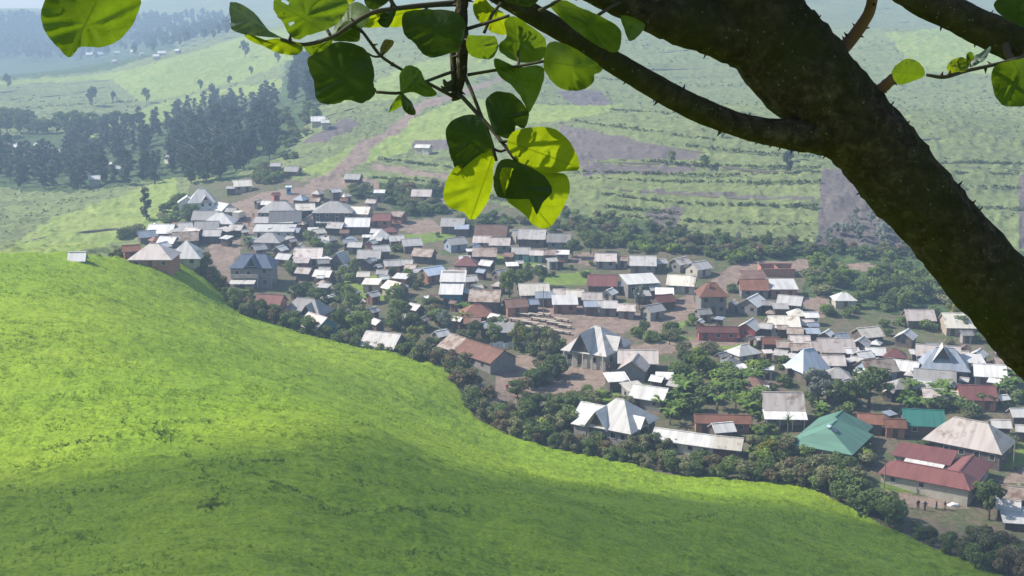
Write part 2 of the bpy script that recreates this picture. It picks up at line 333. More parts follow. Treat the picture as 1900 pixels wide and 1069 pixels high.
def roof_mesh(typ, L, D, h, rise, o=.45, th=.10, rf=None):
    """closed roof solid; ridge along X"""
    l, d = L/2+o, D/2+o
    sl_ = rise/(D/2) if typ not in 's' else 0
    ez = h-sl_*o
    if typ == 'g':
        top = [(-l,-d,ez),(l,-d,ez),(l,0,h+rise),(-l,0,h+rise),(l,d,ez),(-l,d,ez)]
        tf = [(0,1,2,3),(3,2,4,5)]; rim = [0,1,2,4,5,3]
    elif typ == 'h':
        r = max(l-d*.9, .12*l) if rf is None else l*rf
        top = [(-l,-d,ez),(l,-d,ez),(l,d,ez),(-l,d,ez),(-r,0,h+rise),(r,0,h+rise)]
        tf = [(0,1,5,4),(1,2,5),(2,3,4,5),(3,0,4)]; rim = [0,1,2,3]
    elif typ == 'p':
        top = [(-l,-d,ez),(l,-d,ez),(l,d,ez),(-l,d,ez),(0,0,h+rise)]
        tf = [(0,1,4),(1,2,4),(2,3,4),(3,0,4)]; rim = [0,1,2,3]
    else:  # single slope, low side towards -Y
        top = [(-l,-d,h),(l,-d,h),(l,d,h+rise),(-l,d,h+rise)]; tf = [(0,1,2,3)]; rim = [0,1,2,3]
    n = len(top); bot = [(x,y,z-th) for x,y,z in top]
    fs = list(tf)+[tuple(i+n for i in reversed(f)) for f in tf]
    for a, b in zip(rim, rim[1:]+rim[:1]): fs.append((b, a, a+n, b+n))
    m = MB(); m.add(top+bot, fs)
    if typ in 'ghp':   # ridge capping, a few millimetres proud
        if typ != 'p':
            x = l if typ == 'g' else r
            m.box(-x, -.16, h+rise-.05, x, .16, h+rise+.035)
    return m
def wall_mesh(typ, L, D, h, rise, zb=-2.0):
    l, d = L/2, D/2; m = MB()
    g = .105
    if typ == 'g':
        v = [(-l,-d,zb),(l,-d,zb),(l,d,zb),(-l,d,zb),(-l,-d,h-g),(l,-d,h-g),(l,d,h-g),(-l,d,h-g),(-l,0,h+rise-g),(l,0,h+rise-g)]
        m.add(v, [(3,2,1,0),(0,1,5,4),(2,3,7,6),(1,2,6,9,5),(3,0,4,8,7),(4,5,9,8),(8,9,6,7)])
    elif typ == 's':
        v = [(-l,-d,zb),(l,-d,zb),(l,d,zb),(-l,d,zb),(-l,-d,h-g),(l,-d,h-g),(l,d,h+rise-g),(-l,d,h+rise-g)]
        m.add(v, [(3,2,1,0),(0,1,5,4),(1,2,6,5),(2,3,7,6),(3,0,4,7),(4,5,6,7)])
    else: m.box(-l,-d,zb,l,d,h-g)
    return m
def opening(par, name, mat, side, u, z0, w, hgt, L, D, frame=False, off=(0, 0)):
    """door or window set 4 cm proud of a wall; side: f/b long sides, r/l ends"""
    m = MB(); q = .05
    if side in 'fb':
        y = -D/2 if side == 'f' else D/2; s_ = -1 if side == 'f' else 1
        m.box(u-w/2, min(y-.1*s_, y+q*s_), z0, u+w/2, max(y-.1*s_, y+q*s_), z0+hgt)
    else:
        x = L/2 if side == 'r' else -L/2; s_ = 1 if side == 'r' else -1
        m.box(min(x-.1*s_, x+q*s_), u-w/2, z0, max(x-.1*s_, x+q*s_), u+w/2, z0+hgt)
    m.v = [(a+off[0], b+off[1], c) for a, b, c in m.v]
    o = m.build(name, mat, par)
    if frame:
        f = MB(); e = .09; pr = q+.03
        def bar(u0, u1, za, zb_):
            if side in 'fb': f.box(u0, min(y, y+pr*s_), za, u1, max(y, y+pr*s_), zb_)
            else: f.box(min(x, x+pr*s_), u0, za, max(x, x+pr*s_), u1, zb_)
        bar(u-w/2-e, u+w/2+e, z0-e, z0); bar(u-w/2-e, u+w/2+e, z0+hgt, z0+hgt+e); bar(u-w/2-e, u-w/2, z0, z0+hgt); bar(u+w/2, u+w/2+e, z0, z0+hgt)
        f.v = [(a+off[0], b+off[1], c) for a, b, c in f.v]
        f.build('frame', M_frame, o)
    return o
def block(par, L, D, h, typ, rise, roof, wall, x=0, y=0, rot=0, o=.45, zb=-2.0, rname='roof', wname='wall', th=.10, rf=None):
    M_ = Matrix.Translation((x, y, 0)) @ Matrix.Rotation(rot, 4, 'Z')
    if wall:
        wo = wall_mesh(typ, L, D, h, rise, zb).build(wname, WM[wall], par); wo.matrix_local = M_
    ro = roof_mesh(typ, L, D, h, rise, o, th, rf).build(rname, RM[roof], par); ro.matrix_local = M_
    return ro
HOUSES = []   # everything placed, for spacing of plants and for labels
def scale_at(p): return (p.y*ct-(p.z-CZ)*st)/F
def house(cx, cy, w, ang, typ='g', roof='grey', wall='plank', asp=.9, h=2.2, pit=.64, name='house', label=None, bare=False, o=.4, cat='house', ymin=200, L=None, D=None):
    p = ground(cx, cy, h+1.0, ymin); sc = scale_at(p)
    a = R(ang); c, s = abs(math.cos(a)), abs(math.sin(a))
    if L is None:
        L = (w*1.13*sc-2*o*(c+s))/(c+asp*s); L = max(L, 1.2); D = asp*L
    rise = pit*D/2 if typ != 's' else pit*D*.36
    p = ground(cx, cy, h+rise*.5, ymin)
    e = empty(name, (0, 0, 0), a, None, cat)
    gz = [H(p.x+math.cos(a)*u*L/2-math.sin(a)*v*D/2, p.y+math.sin(a)*u*L/2+math.cos(a)*v*D/2) for u in (-1, 1) for v in (-1, 1)]
    e.location = (p.x, p.y, (p.z-h-rise*.5)*.5+.5*(sum(gz)/4))
    block(e, L, D, h, typ, rise, roof, wall, o=o)
    HOUSES.append(dict(e=e, cx=cx, cy=cy, w=w, typ=typ, roof=roof, wall=wall, label=label, ang=ang, L=L, D=D, h=h, rise=rise))
    if not bare and wall:
        front = 'f' if math.cos(a) > 0 else 'b'
        big = w >= 60
        n = max(1, int(L/2.6))
        sp = L/n
        dr = (len(HOUSES)*7) % n
        for k in range(n):
            u = -L/2+sp*(k+.5)
            if k == dr: opening(e, 'door', M_door, front, u, 0, min(.95, sp*.6), min(2.0, h*.8), L, D)
            elif w >= 22: opening(e, 'window', M_win, front, u, h*.38, min(.9, sp*.5), h*.34, L, D, big)
        if abs(math.sin(a)) > .4 and w >= 26:
            end = 'l' if math.sin(a) > 0 else 'r'
            if math.cos(a) < 0: end = 'r' if end == 'l' else 'l'
            if D > 4.6:
                for u in (-D*.24, D*.24): opening(e, 'window', M_win, end, u, h*.38, .85, h*.34, L, D, big)
            else: opening(e, 'window' if w >= 34 else 'door', M_win if w >= 34 else M_door, end, 0, h*.38 if w >= 34 else 0, .8, h*.34 if w >= 34 else 1.9, L, D)
        if h > 4.4:
            for k in range(n): opening(e, 'window', M_win, front, -L/2+sp*(k+.5), h*.62+.35, min(.9, sp*.5), .95, L, D, big)
    return e
T = """
412 381 42 -38 g white white|white house with a steep roof touching the tall white house on its right
408 402 46 0 h white cream|white hip roofed house in front of the tall white house, beside the red earth square
384 416 40 8 g grey plank
383 397 38 0 g grey plank|grey roofed house in the shade below the tall white house
343 416 27 20 g light plank
360 427 36 -28 g pink plank|pinkish roofed house left of the dirt road, below the tall white house
344 436 44 12 g tan plank
301 422 38 0 g white plank|white roofed house at the upper left edge of the village above the rusty roofs
273 432 36 25 g blue plank|blue grey roofed house at the far left edge of the village
290 441 34 38 h rust brick|peaked rust red roof behind the long pinkish hip roof at the far left
313 443 34 -16 g white plank
243 458 34 22 g rust brick|rust red gabled house at the leftmost tip of the village
286 461 64 0 h pink brick|long pinkish hip roofed house at the far left above the field edge
346 456 50 0 p white cream asp=.9,pit=1.0|house under a pale pyramid roof at the left by the field edge
449 338 38 18 g cream tan|cream roofed house alone at the foot of the dark forest above the square
428 348 13 0 s grey plank
144 473 28 5 g white plank h=1.3,pit=1|small white roofed hut alone at the far left on the edge of the green field
512 304 18 0 g light plank|small pale hut high on the slope beside the dark forest
543 312 30 -12 g grey plank|grey roofed hut on the slope right of the dark forest
512 359 18 25 g red red|tiny red hut beside the blue kiosk at the top of the square
518 381 66 0 h grey grey asp=.75,pit=.6|large grey hip roofed house on the right of the red earth square
530 399 58 6 g dark grey
509 408 66 0 s light cream asp=.4|long pale grey lean-to roof just below the large grey hip roof on the square
510 423 68 0 s white white asp=.45|long bright white flat roofed building below the square, above the slate blue building
500 438 54 -8 h grey grey pit=.6|grey hip roofed house between the bright white long roof and the slate blue building
464 441 28 42 g white plank
454 427 18 30 g white plank
480 457 32 38 g grey plank
520 459 28 62 g white plank
529 474 34 -22 g white plank|white gabled house right of the slate blue building
573 467 48 0 g pink tan|house with a long pinkish roof among green bushes right of the slate blue building
557 455 18 80 g cream tan
559 483 27 0 s pink brick
631 475 34 70 g white plank pit=1.3,h=1.6|steep white tent shaped roof among trees in the upper middle of the village
600 483 24 12 g grey plank
640 493 20 60 g light plank
586 369 22 -15 g tan plank
566 382 38 12 g cream plank|cream roofed house at the bottom of the broad dirt track
620 381 66 0 h grey dark h=4.6,pit=.5|large grey hip roofed house with tall dark walls below the dirt track
574 404 30 82 g tan grey
602 409 26 0 s white plank
624 416 34 -14 g light plank
622 352 24 32 g white dark h=3.5|narrow house with a bright white roof and tall dark wall on the hillside track
669 388 40 -10 g cream tan h=3.6|tall tan walled house with a cream roof below the upper bushes
664 410 42 0 g white plank
708 401 36 -4 g red brick|red roofed house right of the tall tan walled house
708 432 40 10 p white plank asp=.9,pit=.9|house under a pyramid roof, white on its left side, in the upper middle
726 424 24 0 h red brick
704 355 19 0 s white grey h=3|tiny white roofed hut against the upper bushes
680 438 15 0 s white plank
706 459 36 18 g light plank
686 469 42 -3 g grey plank
681 482 26 72 g grey dark
727 486 33 12 g light brick|pale roofed house with brownish walls in the upper middle beside bushes
656 326 32 -12 g grey plank|grey roofed hut on the green hillside beside the broad dirt track
503 553 54 -12 g red brick|house with a bright red roof below the slate blue building
601 505 38 -16 g white brick|white roofed brick house among dark trees right of the slate blue building
675 507 24 -4 g cream plank
609 552 34 -52 g white plank|narrow white roof slanting down among trees above the teal walled house
692 544 30 45 g light brick|pale roofed brick hut, upper of two stacked among trees left of the middle
691 573 28 55 g light dark
700 595 30 -52 g white plank
643 577 22 60 g tan brick
712 626 82 -22 g light grey|long pale roof with a dark gable on its right, beside the field hedge
732 527 48 -46 g cream tan|long cream roof slanting down to the right in the middle of the village
712 513 22 30 g white plank
783 356 36 -4 g pink brick|pinkish roofed hut alone on the upper slope behind the hanging leaves
841 410 42 -4 g light plank|pale striped roof right under the hanging bright leaves
857 421 24 0 s blue plank
845 445 44 28 g light blue|pale gabled house with bluish walls on a grassy patch in the upper middle
763 447 42 18 g light plank
787 466 44 -16 g tan plank|tan roofed house on bare earth in the upper middle
753 485 27 -4 g light plank
802 500 52 40 g ice brick asp=.8|house with a light blue sheet roof and brown gable in the centre
895 442 33 -5 g pink grey|left one of the pinkish twin roofs in the upper middle
928 446 38 -5 g pink grey|right one of the pinkish twin roofs in the upper middle
912 425 58 -5 g brown plank|long brown roof behind the pinkish twin roofs
960 430 38 40 g light cream
900 465 43 -3 g tan plank|long rusty tan roof in front of the pinkish twin roofs
873 464 17 10 s white plank
866 482 44 -6 h red plank|house with a dull red hip roof in the upper middle
904 486 32 -30 g white plank
848 501 32 4 g tan plank
871 515 32 20 g light grey|pale roof beside the tall white roofed teal house
929 503 36 42 g light plank
795 551 13 20 s white plank
810 550 24 0 g brown plank
771 567 36 -42 g light plank|pale roof slanting to the right among trees left of the teal walled tall house
901 545 57 -6 g tan plank h=3.2|long taupe roofed house with dark walls above the market yard
884 572 62 8 h rust plank|house with a low rusty brown hip roof left of the market yard
919 585 28 -36 g white plank|white roof at the left end of the market benches
927 594 24 -20 s light plank
877 592 31 -4 g brown plank
892 602 35 55 g white plank|white gable roof below the rusty brown hip roof
930 608 42 0 s grey plank
818 616 36 42 g white grey|white diamond shaped roof above the long rust red house
956 559 46 14 g brown brick|rusty brown roof at the top left corner of the market yard
988 432 50 -6 g light plank
1038 439 44 -6 g grey grey|grey roofed house at the upper right end of the back row beside green bushes
967 463 34 -5 g light mint|pale roofed house with mint green walls in the back row
996 467 26 -6 g pink mint
1020 466 27 -3 g tan plank
1044 468 24 -4 s white grey
1124 475 39 -4 g pink grey|house with a patchy pinkish roof, left one of the row under the green slope
1155 478 22 -8 g tan grey
1118 517 54 -5 g red plank|long red brown roof above the market row
990 533 56 6 g cream plank|long cream roof at the top of the market yard
1010 547 32 2 s blue grey
986 558 28 12 g blue plank
1048 556 43 0 s white brick|bright white flat roof facing the market yard
1040 539 27 -4 g pink plank
1067 542 33 -4 g cream plank
1099 547 38 -7 g pink plank
1131 539 32 60 g white cream|white hip like roof above the market row of huts
1128 562 36 -6 g light grey|pale roofed market hut, second from the right end of its row
1098 564 27 0 s blue plank
1163 568 35 -9 g pink grey|pinkish roofed market hut at the right end of its row
1193 481 48 -5 g light grey
1225 483 27 22 g light plank
1262 482 42 42 g pink grey
1296 490 48 36 g light cream|pale gabled house with a light end wall beside the road at the upper right
1187 517 66 14 s white grey h=3.4,asp=.7|tall grey building under a slanting white roof in the right middle
1265 517 56 -13 g cream cream|cream roofed house with a row of windows above the road
1233 540 34 -6 s white plank
1231 551 43 22 g red plank|low red roofed house along the road above the rust tower house
1193 544 28 6 s grey plank
1211 569 47 36 g grey grey asp=.8|grey two panel roof with pale gable beside the market road
1299 594 18 60 g white brick
1332 609 70 -3 g red red asp=.3|long low red house with pinkish ends on the grass in the right middle
1390 600 52 62 g white red asp=.9|white gabled house with a pinkish red front wall
1398 525 50 -2 g rust grey|rust roofed house right of the rust tower house
1398 509 42 4 s brown plank
1451 527 47 0 s white brick|pinkish white flat roof at the right beside the brick ruin
1396 555 58 58 g white grey asp=.8|white gabled grey house below the rust roofed house
1467 554 53 -22 g white grey|white house with a tall right gable at the right edge of the bare earth
1448 568 28 -4 s grey plank
1453 593 52 0 g cream cream|cream bungalow with windows and a dark doorway in the right middle
1496 596 32 -16 g pink plank
1566 547 38 0 h white cream|white hip roofed house alone among trees on the right
1705 581 50 -2 g pink plank|pinkish roofed house at the edge of the right hand trees, left of a cream roof
1784 590 68 -4 g cream tan|long cream roof half hidden by the big dark trunk
1681 618 46 60 g white plank|white gable roof with brown end wall below the right hand trees
1610 613 54 20 g cream plank
1700 653 23 -4 s white plank
1783 654 27 -4 g cream plank
1815 653 40 56 g light plank|steep pale gable close to the big trunk on the right
1857 648 25 -6 g light plank
1862 667 33 -4 g tan plank
1888 682 38 -36 g pink plank|pinkish roof at the right edge under the big trunk
1836 683 62 -13 g white grey|broad white roof right of the steep tiered grey roof
1804 665 39 -4 s white plank
1602 655 38 22 g white plank
1624 649 36 -5 g white plank
1660 652 45 -12 h red plank|house with a dark red hip roof left of the steep tiered grey roof
1626 674 68 14 g tan blue|large taupe gabled roof with a bluish right gable on the right side
1681 675 58 -27 g white plank|long white roof slanting to the right beside the large taupe roof
1713 664 17 0 s white plank
1734 695 82 -16 g grey plank|wide grey roof directly below the steep tiered grey roof
1672 708 49 12 h grey plank|weathered grey hip roof behind the large dark round tree
1705 709 47 -13 g white plank
1733 726 44 -8 g pink plank
1766 731 29 -8 s cream tan
1811 723 67 -6 g red brick|long red roof on the far right above the banana plants
1601 692 28 -4 s white white
1380 645 62 28 h white cream asp=.8|white diamond shaped hip roof beside the grass strip
1357 668 46 10 h dark blue|dark blue grey hip roof among trees left of the white diamond roof
1379 682 38 38 s white plank
1397 706 60 -20 h brown brick|brown hip roofed house behind the leafy banana clump
1414 719 28 -18 s white cream
1430 629 31 0 g rust plank
1455 636 31 -7 g tan grey
1483 641 33 -4 g tan grey
1484 627 36 -4 g pink plank
1516 639 45 -8 g pink plank
1550 636 62 -2 g pink tan|long pinkish roof along the top of the dense right hand cluster
1508 614 25 0 s blue plank
1534 616 32 58 g white plank
1597 632 46 60 g light dark|pale gable with dark end wall right of the long pinkish roof
1514 680 27 30 g cream cream
1543 665 45 -3 g pink plank
1553 688 50 -8 h grey plank|low weathered grey hip roof behind trees in the right cluster
1425 682 24 -12 s white cream
1466 679 22 10 s white plank
1551 722 40 42 g white plank
1530 753 26 -40 g grey plank
1340 774 96 -3 g rust brick asp=.3|long rust red roof behind bushes above the long white hall
1144 699 44 12 s white plank|small white lean-to roof on the bare earth yard
1233 697 33 -6 s white plank
1175 716 46 24 s cream grey
1208 724 78 -27 g white grey asp=.8|broad white roof slanting right beside the leafy banana clump
1253 709 32 -36 g grey plank
1273 808 118 -24 g white cream asp=.36|long low white roofed hall beside the hedge in the lower middle
1340 789 46 14 g white plank|small white roof behind the right end of the long white hall
1352 817 62 -18 g cream plank|cream roof touching the right end of the long white hall
1712 769 76 -9 g teal plank|teal green roofed shed behind the red house
1614 773 48 -8 g rust plank
1660 782 40 -6 g rust brick
1651 766 26 30 s blue plank
1893 762 36 0 g white plank|white roof cut off by the right edge of the photo, above the grass
1856 783 36 -6 g light plank|pale roof partly hidden behind the big pale hip roof
1900 792 34 -14 g light plank
1877 908 62 -20 g tan plank|taupe roofed shed at the lower right corner by the tree
1871 932 50 -20 g light plank|pale roofed shed in front of the taupe shed at the lower right
1890 964 66 -10 s white dark|white sheet roofed shed nearest the lower right corner
1800 796 152 -36 h pink plank asp=.62,pit=.85,h=2.9|big pale hip roofed house behind the red house, grey on its right side
300 452 28 62 g white brick
330 428 29 -18 s light tan
395 430 27 0 g light dark
420 425 27 62 s pink dark
430 388 22 -8 g light tan
560 412 19 -18 h tan brick
540 440 23 -30 g grey tan
590 427 30 35 g cream tan
612 440 31 50 h light grey
640 428 19 -8 g brown grey
652 441 25 8 h blue tan
690 447 24 62 g white brick
735 440 33 18 g light plank
660 452 28 -8 g light grey
565 500 33 -18 g pink dark
548 536 23 8 g grey tan
600 522 26 -18 h tan plank
690 522 33 -8 s cream tan
745 512 32 -18 s white brick
776 500 25 18 g light grey
860 478 22 -30 g brown plank
880 456 28 62 g blue plank
950 490 23 8 s white plank
885 530 24 18 g cream tan
870 541 32 62 s light brick
925 525 27 -18 h pink brick
760 586 25 0 g cream grey
785 590 23 62 g tan tan
850 590 24 -30 g cream brick
945 600 21 -30 h white grey
1025 482 24 18 s light grey
1075 536 26 -30 h brown dark
1150 525 24 8 g blue grey
1215 532 28 18 g white plank
1305 576 31 18 g grey grey
1335 590 20 -30 s blue dark
1360 560 23 62 g pink grey
1425 560 24 -8 g grey dark
1430 577 20 -18 h tan grey
1480 577 32 0 h cream plank
1505 582 24 0 g white grey
1420 602 31 -18 g light plank
1475 611 31 -8 g tan dark
1560 621 31 18 g blue tan
1580 648 27 8 g white dark
1575 668 23 35 s light plank
1640 690 21 0 s light brick
1650 722 25 62 g pink plank
1690 690 26 62 h light grey
1770 682 32 -18 g grey plank
1790 702 19 -30 g light plank
1845 706 28 -30 s white dark
1872 702 21 62 g light dark
1790 643 27 62 g brown brick
1730 640 24 -8 g blue brick
1612 690 31 -30 s white plank
1590 664 27 -18 g light grey
1450 652 32 -30 g light brick
1425 652 19 8 s pink brick
1340 656 27 35 g grey grey
1220 700 32 -30 g white plank
1160 708 20 50 g light brick
1860 735 26 18 g white plank
1570 705 25 35 g light grey
1600 710 22 18 g brown plank
1845 668 19 35 g brown plank
1770 715 24 50 g white brick
1470 660 29 -30 s light tan
1390 625 24 50 g tan tan
640 360 25 50 h pink plank
690 372 23 -18 g pink tan
740 395 33 -30 g tan brick
480 372 20 50 g cream dark
560 365 32 62 h blue plank
590 355 24 62 h light brick
525 420 19 50 h brown tan
548 425 27 -18 g blue dark
420 440 21 -30 s white plank
440 420 32 -18 g light dark
595 439 15 18 g white brick
699 427 22 -8 g light tan
698 443 24 -8 s light plank
528 391 25 -8 g pink plank
601 448 24 0 h grey plank
637 391 17 62 g tan dark
504 425 21 50 g grey plank
557 386 21 -30 g white plank
503 436 15 62 g brown plank
581 425 21 8 s light brick
647 446 22 8 g blue plank
639 369 16 -8 g rust tan
496 375 23 -18 g white plank
489 392 18 -30 g light grey
541 444 21 50 g light plank
612 397 15 -8 g pink grey
710 503 23 -8 g grey grey
562 524 17 50 g tan dark
603 498 23 -8 g grey plank
702 492 15 50 g white dark
842 559 19 -30 g brown brick
602 530 25 -18 s light plank
690 480 19 18 g blue plank
677 505 16 50 g rust grey
595 512 15 -8 g white grey
615 548 16 50 g light tan
560 467 15 50 g light plank
667 558 24 35 s pink brick
752 530 15 -18 g grey plank
763 493 25 -18 g tan tan
661 539 20 35 h grey dark
604 479 24 50 s white tan
945 471 23 -18 g brown brick
964 485 15 8 g light plank
894 501 22 -30 g blue dark
1040 482 16 50 g rust dark
862 477 22 8 g white grey
979 532 19 -8 h light brick
905 557 18 62 g light grey
1003 494 25 50 s pink plank
1629 665 20 35 h grey grey
1497 693 18 35 g tan plank
1793 616 21 0 g grey grey
1614 682 18 -8 g white tan
1596 614 20 -30 h brown plank
1602 653 19 -8 g light tan
1508 600 22 8 g blue tan
1538 710 21 62 s rust dark
1811 675 20 50 g white plank
1410 626 15 8 g light plank
1495 650 25 8 g light grey
1837 677 19 -30 h pink plank
1728 673 21 50 g grey plank
1451 605 19 0 g tan plank
1474 627 25 -18 s grey plank
1626 633 25 62 h white dark
1404 698 20 -18 h brown plank
1712 642 18 50 g light plank
386 428 15 50 g blue dark
329 414 15 -8 g rust grey
289 415 20 62 h white brick
306 447 23 -8 s light dark
361 425 18 -18 s light dark
"""
SMALLN = 0
for ln in T.strip().split('\n'):
    a, _, lab = ln.partition('|'); q = a.split()
    kw = {}
    if len(q) > 7:
        for kv in q[7].split(','): k, v = kv.split('='); kw[k] = float(v)
    house(float(q[0]), float(q[1]), float(q[2])*(1.14 if float(q[0]) < 430 else 1), float(q[3]), q[4], q[5], q[6], label=lab.strip() or None, name='house' if float(q[2]) > 24 else 'hut', cat='house' if float(q[2]) > 24 else 'hut', **kw)
# ------------------------------------------------------------------ the large, particular houses
def special(cx, cy, up, rz, name, label, foot=(8, 8), cat='house', w=80):
    p = ground(cx, cy, up, 200); a = R(rz)
    e = empty(name, (p.x, p.y, H(p.x, p.y)), a, label, cat)
    HOUSES.append(dict(e=e, cx=cx, cy=cy, w=w, typ='x', roof='x', wall='x', label=label, ang=rz, L=foot[0], D=foot[1], h=3, rise=3)); return e
def post(par, x, y, z1, r=.09, z0=-1.5, mat=None): return MB().box(x-r, y-r, z0, x+r, y+r, z1).build('post', mat or M_frame, par)
def gable_dormer(par, x, y, rot, wd, dep, z, rise, roof, wall, open_mat=M_dark):
    """gabled dormer: ridge along local Y, gable face towards local -Y of its own frame"""
    b = MB(); l, d = wd/2, dep
    v = [(-l,0,z),(l,0,z),(0,0,z+rise-.12),(-l,d,z),(l,d,z),(0,d,z+rise-.12)]
    b.add(v, [(0,1,2),(1,0,3,4),(0,2,5,3),(2,1,4,5),(4,3,5)])
    M_ = Matrix.Translation((x, y, 0)) @ Matrix.Rotation(rot, 4, 'Z')
    dm = b.build('dormer', WM[wall], par); dm.matrix_local = M_
    e = .35; ez = z-e*rise/l; t = .1
    top = [(-l-e,-.6,ez),(0,-.6,z+rise),(l+e,-.6,ez),(-l-e,d,ez),(0,d,z+rise),(l+e,d,ez)]
    f = [(1,0,3,4),(2,1,4,5)]; bot = [(a, b_, c-t) for a, b_, c in top]
    rm = MB(); rm.add(top+bot, f+[tuple(i+6 for i in reversed(q)) for q in f]+[(0,1,7,6),(1,2,8,7),(4,3,9,10),(5,4,10,11),(3,0,6,9),(2,5,11,8)])
    r = rm.build('dormer_roof', RM[roof], dm)
    op = MB().add([(-l*.6,-.04,z+.15),(l*.6,-.04,z+.15),(l*.12,-.04,z+rise*.72),(-l*.12,-.04,z+rise*.72),(-l*.6,.1,z+.15),(l*.6,.1,z+.15),(l*.12,.1,z+rise*.72),(-l*.12,.1,z+rise*.72)],
                  [(0,1,2,3),(1,0,4,5),(2,1,5,6),(3,2,6,7),(0,3,7,4)]).build('window', open_mat, dm)
    return dm
# grey house with dormers beside the market yard
e = special(1108, 640, 3.0, -30, 'house', 'large grey roofed house with a big open gable dormer beside the market yard', (10, 12.5), w=118)
block(e, 10.2, 12.6, 3.0, 'h', 4.3, 'light', 'block', rf=.14)
gable_dormer(e, -.6, -6.6, 0, 4.6, 6.0, 3.1, 4.0, 'light', 'dark')
gable_dormer(e, 5.4, -.8, R(90), 2.6, 3.2, 3.6, 2.2, 'light', 'dark')
for x in (-4.7, -2.4, -.1, 2.2, 4.7): post(e, x, -6.75, 2.55, .11)
opening(e, 'door', M_door, 'f', -1.0, 0, 1.1, 2.1, 10.2, 12.6); opening(e, 'window', M_win, 'f', -3.4, .8, 1.2, 1.2, 10.2, 12.6, True); opening(e, 'window', M_win, 'f', 2.4, .8, 1.2, 1.2, 10.2, 12.6, True)
for u in (-3.6, 0, 3.2): opening(e, 'window', M_win, 'r', u, .8, 1.1, 1.1, 10.2, 12.6, True)
# white house of many gables by the hedge
e = special(1150, 776, 3.0, -33, 'house', 'large white roofed house with several steep gables right behind the hedge', (11, 9.5), w=160)
block(e, 9.6, 10.2, 2.9, 'h', 3.9, 'white', 'grey', rf=.16, o=.6)
block(e, 5.2, 5.4, 2.6, 'g', 1.9, 'white', 'grey', x=-6.0, y=1.0)
gable_dormer(e, -1.9, -5.5, 0, 4.2, 5.0, 2.75, 2.9, 'white', 'tan')
gable_dormer(e, 5.2, -1.0, R(90), 2.6, 3.6, 3.0, 1.5, 'white', 'grey')
block(e, 2.6, 3.2, 2.2, 's', .5, 'white', 'grey', x=-5.6, y=-3.6)
for u in (-3.2, 1.4, 3.4): opening(e, 'window', M_win, 'f', u, .8, 1.0, 1.1, 9.6, 10.2, True)
for u in (-3, 1): opening(e, 'window', M_win, 'r', u, .8, 1.0, 1.1, 9.6, 10.2, True)
opening(e, 'door', M_door, 'r', 3.2, 0, 1.0, 2.1, 9.6, 10.2)
# green hip roof
e = special(1543, 806, 3.2, 59, 'house', 'house under a broad green hip roof with a dark roof hatch', (14, 10), w=196)
block(e, 11.4, 10.2, 2.7, 'h', 2.6, 'green', 'brick', o=.75, rf=.36)
block(e, 9.0, 9.0, 2.95, 'h', 2.65, 'green', 'brick', x=5.2, y=.5, o=.7, rf=.4, zb=-1.9)
m_ = MB().box(-.75, -.6, 0, .75, .6, .12); hat = m_.build('roof_hatch', RM['slate'], e); hat.location = (-2.2, -1.2, 4.86); hat.rotation_euler = (R(30), 0, 0)
m_ = MB().box(-.6, -.35, 0, .6, .35, .14); hat = m_.build('skylight', RM['ice'], e); hat.location = (-2.3, -.1, 5.34); hat.rotation_euler = (R(12), 0, 0)
for u in (-3.4, -1, 1.4, 3.6): opening(e, 'window' if u != 1.4 else 'door', M_win if u != 1.4 else M_door, 'l', u, .7 if u != 1.4 else 0, 1.1, 1.2 if u != 1.4 else 2, 12.4, 9.8, u != 1.4)
for u in (-4.6, -2, .6): opening(e, 'window', M_win, 'f', u, .7, 1.1, 1.2, 12.4, 9.8, True)
for x in (-5.9, -3.4, -.9, 1.6, 4.1): post(e, x, -5.25, 2.35, .09)
# red L-shaped house round a yard
e = special(1735, 862, 3.0, -32, 'house', 'red roofed L shaped house of pale blocks around a small white yard', (15, 14), w=252)
block(e, 14.6, 5.4, 2.5, 'h', 1.5, 'red', 'block', y=-4.2, rf=.72, o=.5)
block(e, 13.2, 5.2, 2.503, 'h', 1.46, 'red', 'block', x=4.9, y=.6, rot=R(90), rf=.72, o=.5, zb=-2.01)
block(e, 9.4, 4.4, 2.6, 's', 1.1, 'red', 'block', x=-3.0, y=4.6, o=.4)
aw = roof_mesh('s', 6.6, 2.0, 2.2, .35, .1, .07).build('awning', RM['white'], e); aw.location = (-2.2, 1.0, 0)
for u in (-5.2, -.4): opening(e, 'window', M_win, 'f', u, 1.0, .8, .8, 14.6, 5.4, True, (0, -4.2))
for u in (-3.0, -.2, 2.4, 5.0): opening(e, 'window', M_win, 'r', u, 1.0, .8, .9, 5.2, 13.2, True, (4.9, .6))
opening(e, 'door', M_door, 'r', 1.1, 0, 1.0, 2.1, 5.2, 13.2, off=(4.9, .6))
for x in (-6.8, -3, .9): opening(e, 'door' if x == -3 else 'window', M_door if x == -3 else M_win, 'f', x, 0 if x == -3 else .9, .9, 2 if x == -3 else .9, 9.4, 4.4, False, (-3, 4.6))
cf = [MB().box(-.06, -2.9, 0, .06, 2.9, .09) for _ in range(2)]
for k, (x, y) in enumerate(((-3.2, -4.2), (5.4, -1.2))):
    pass
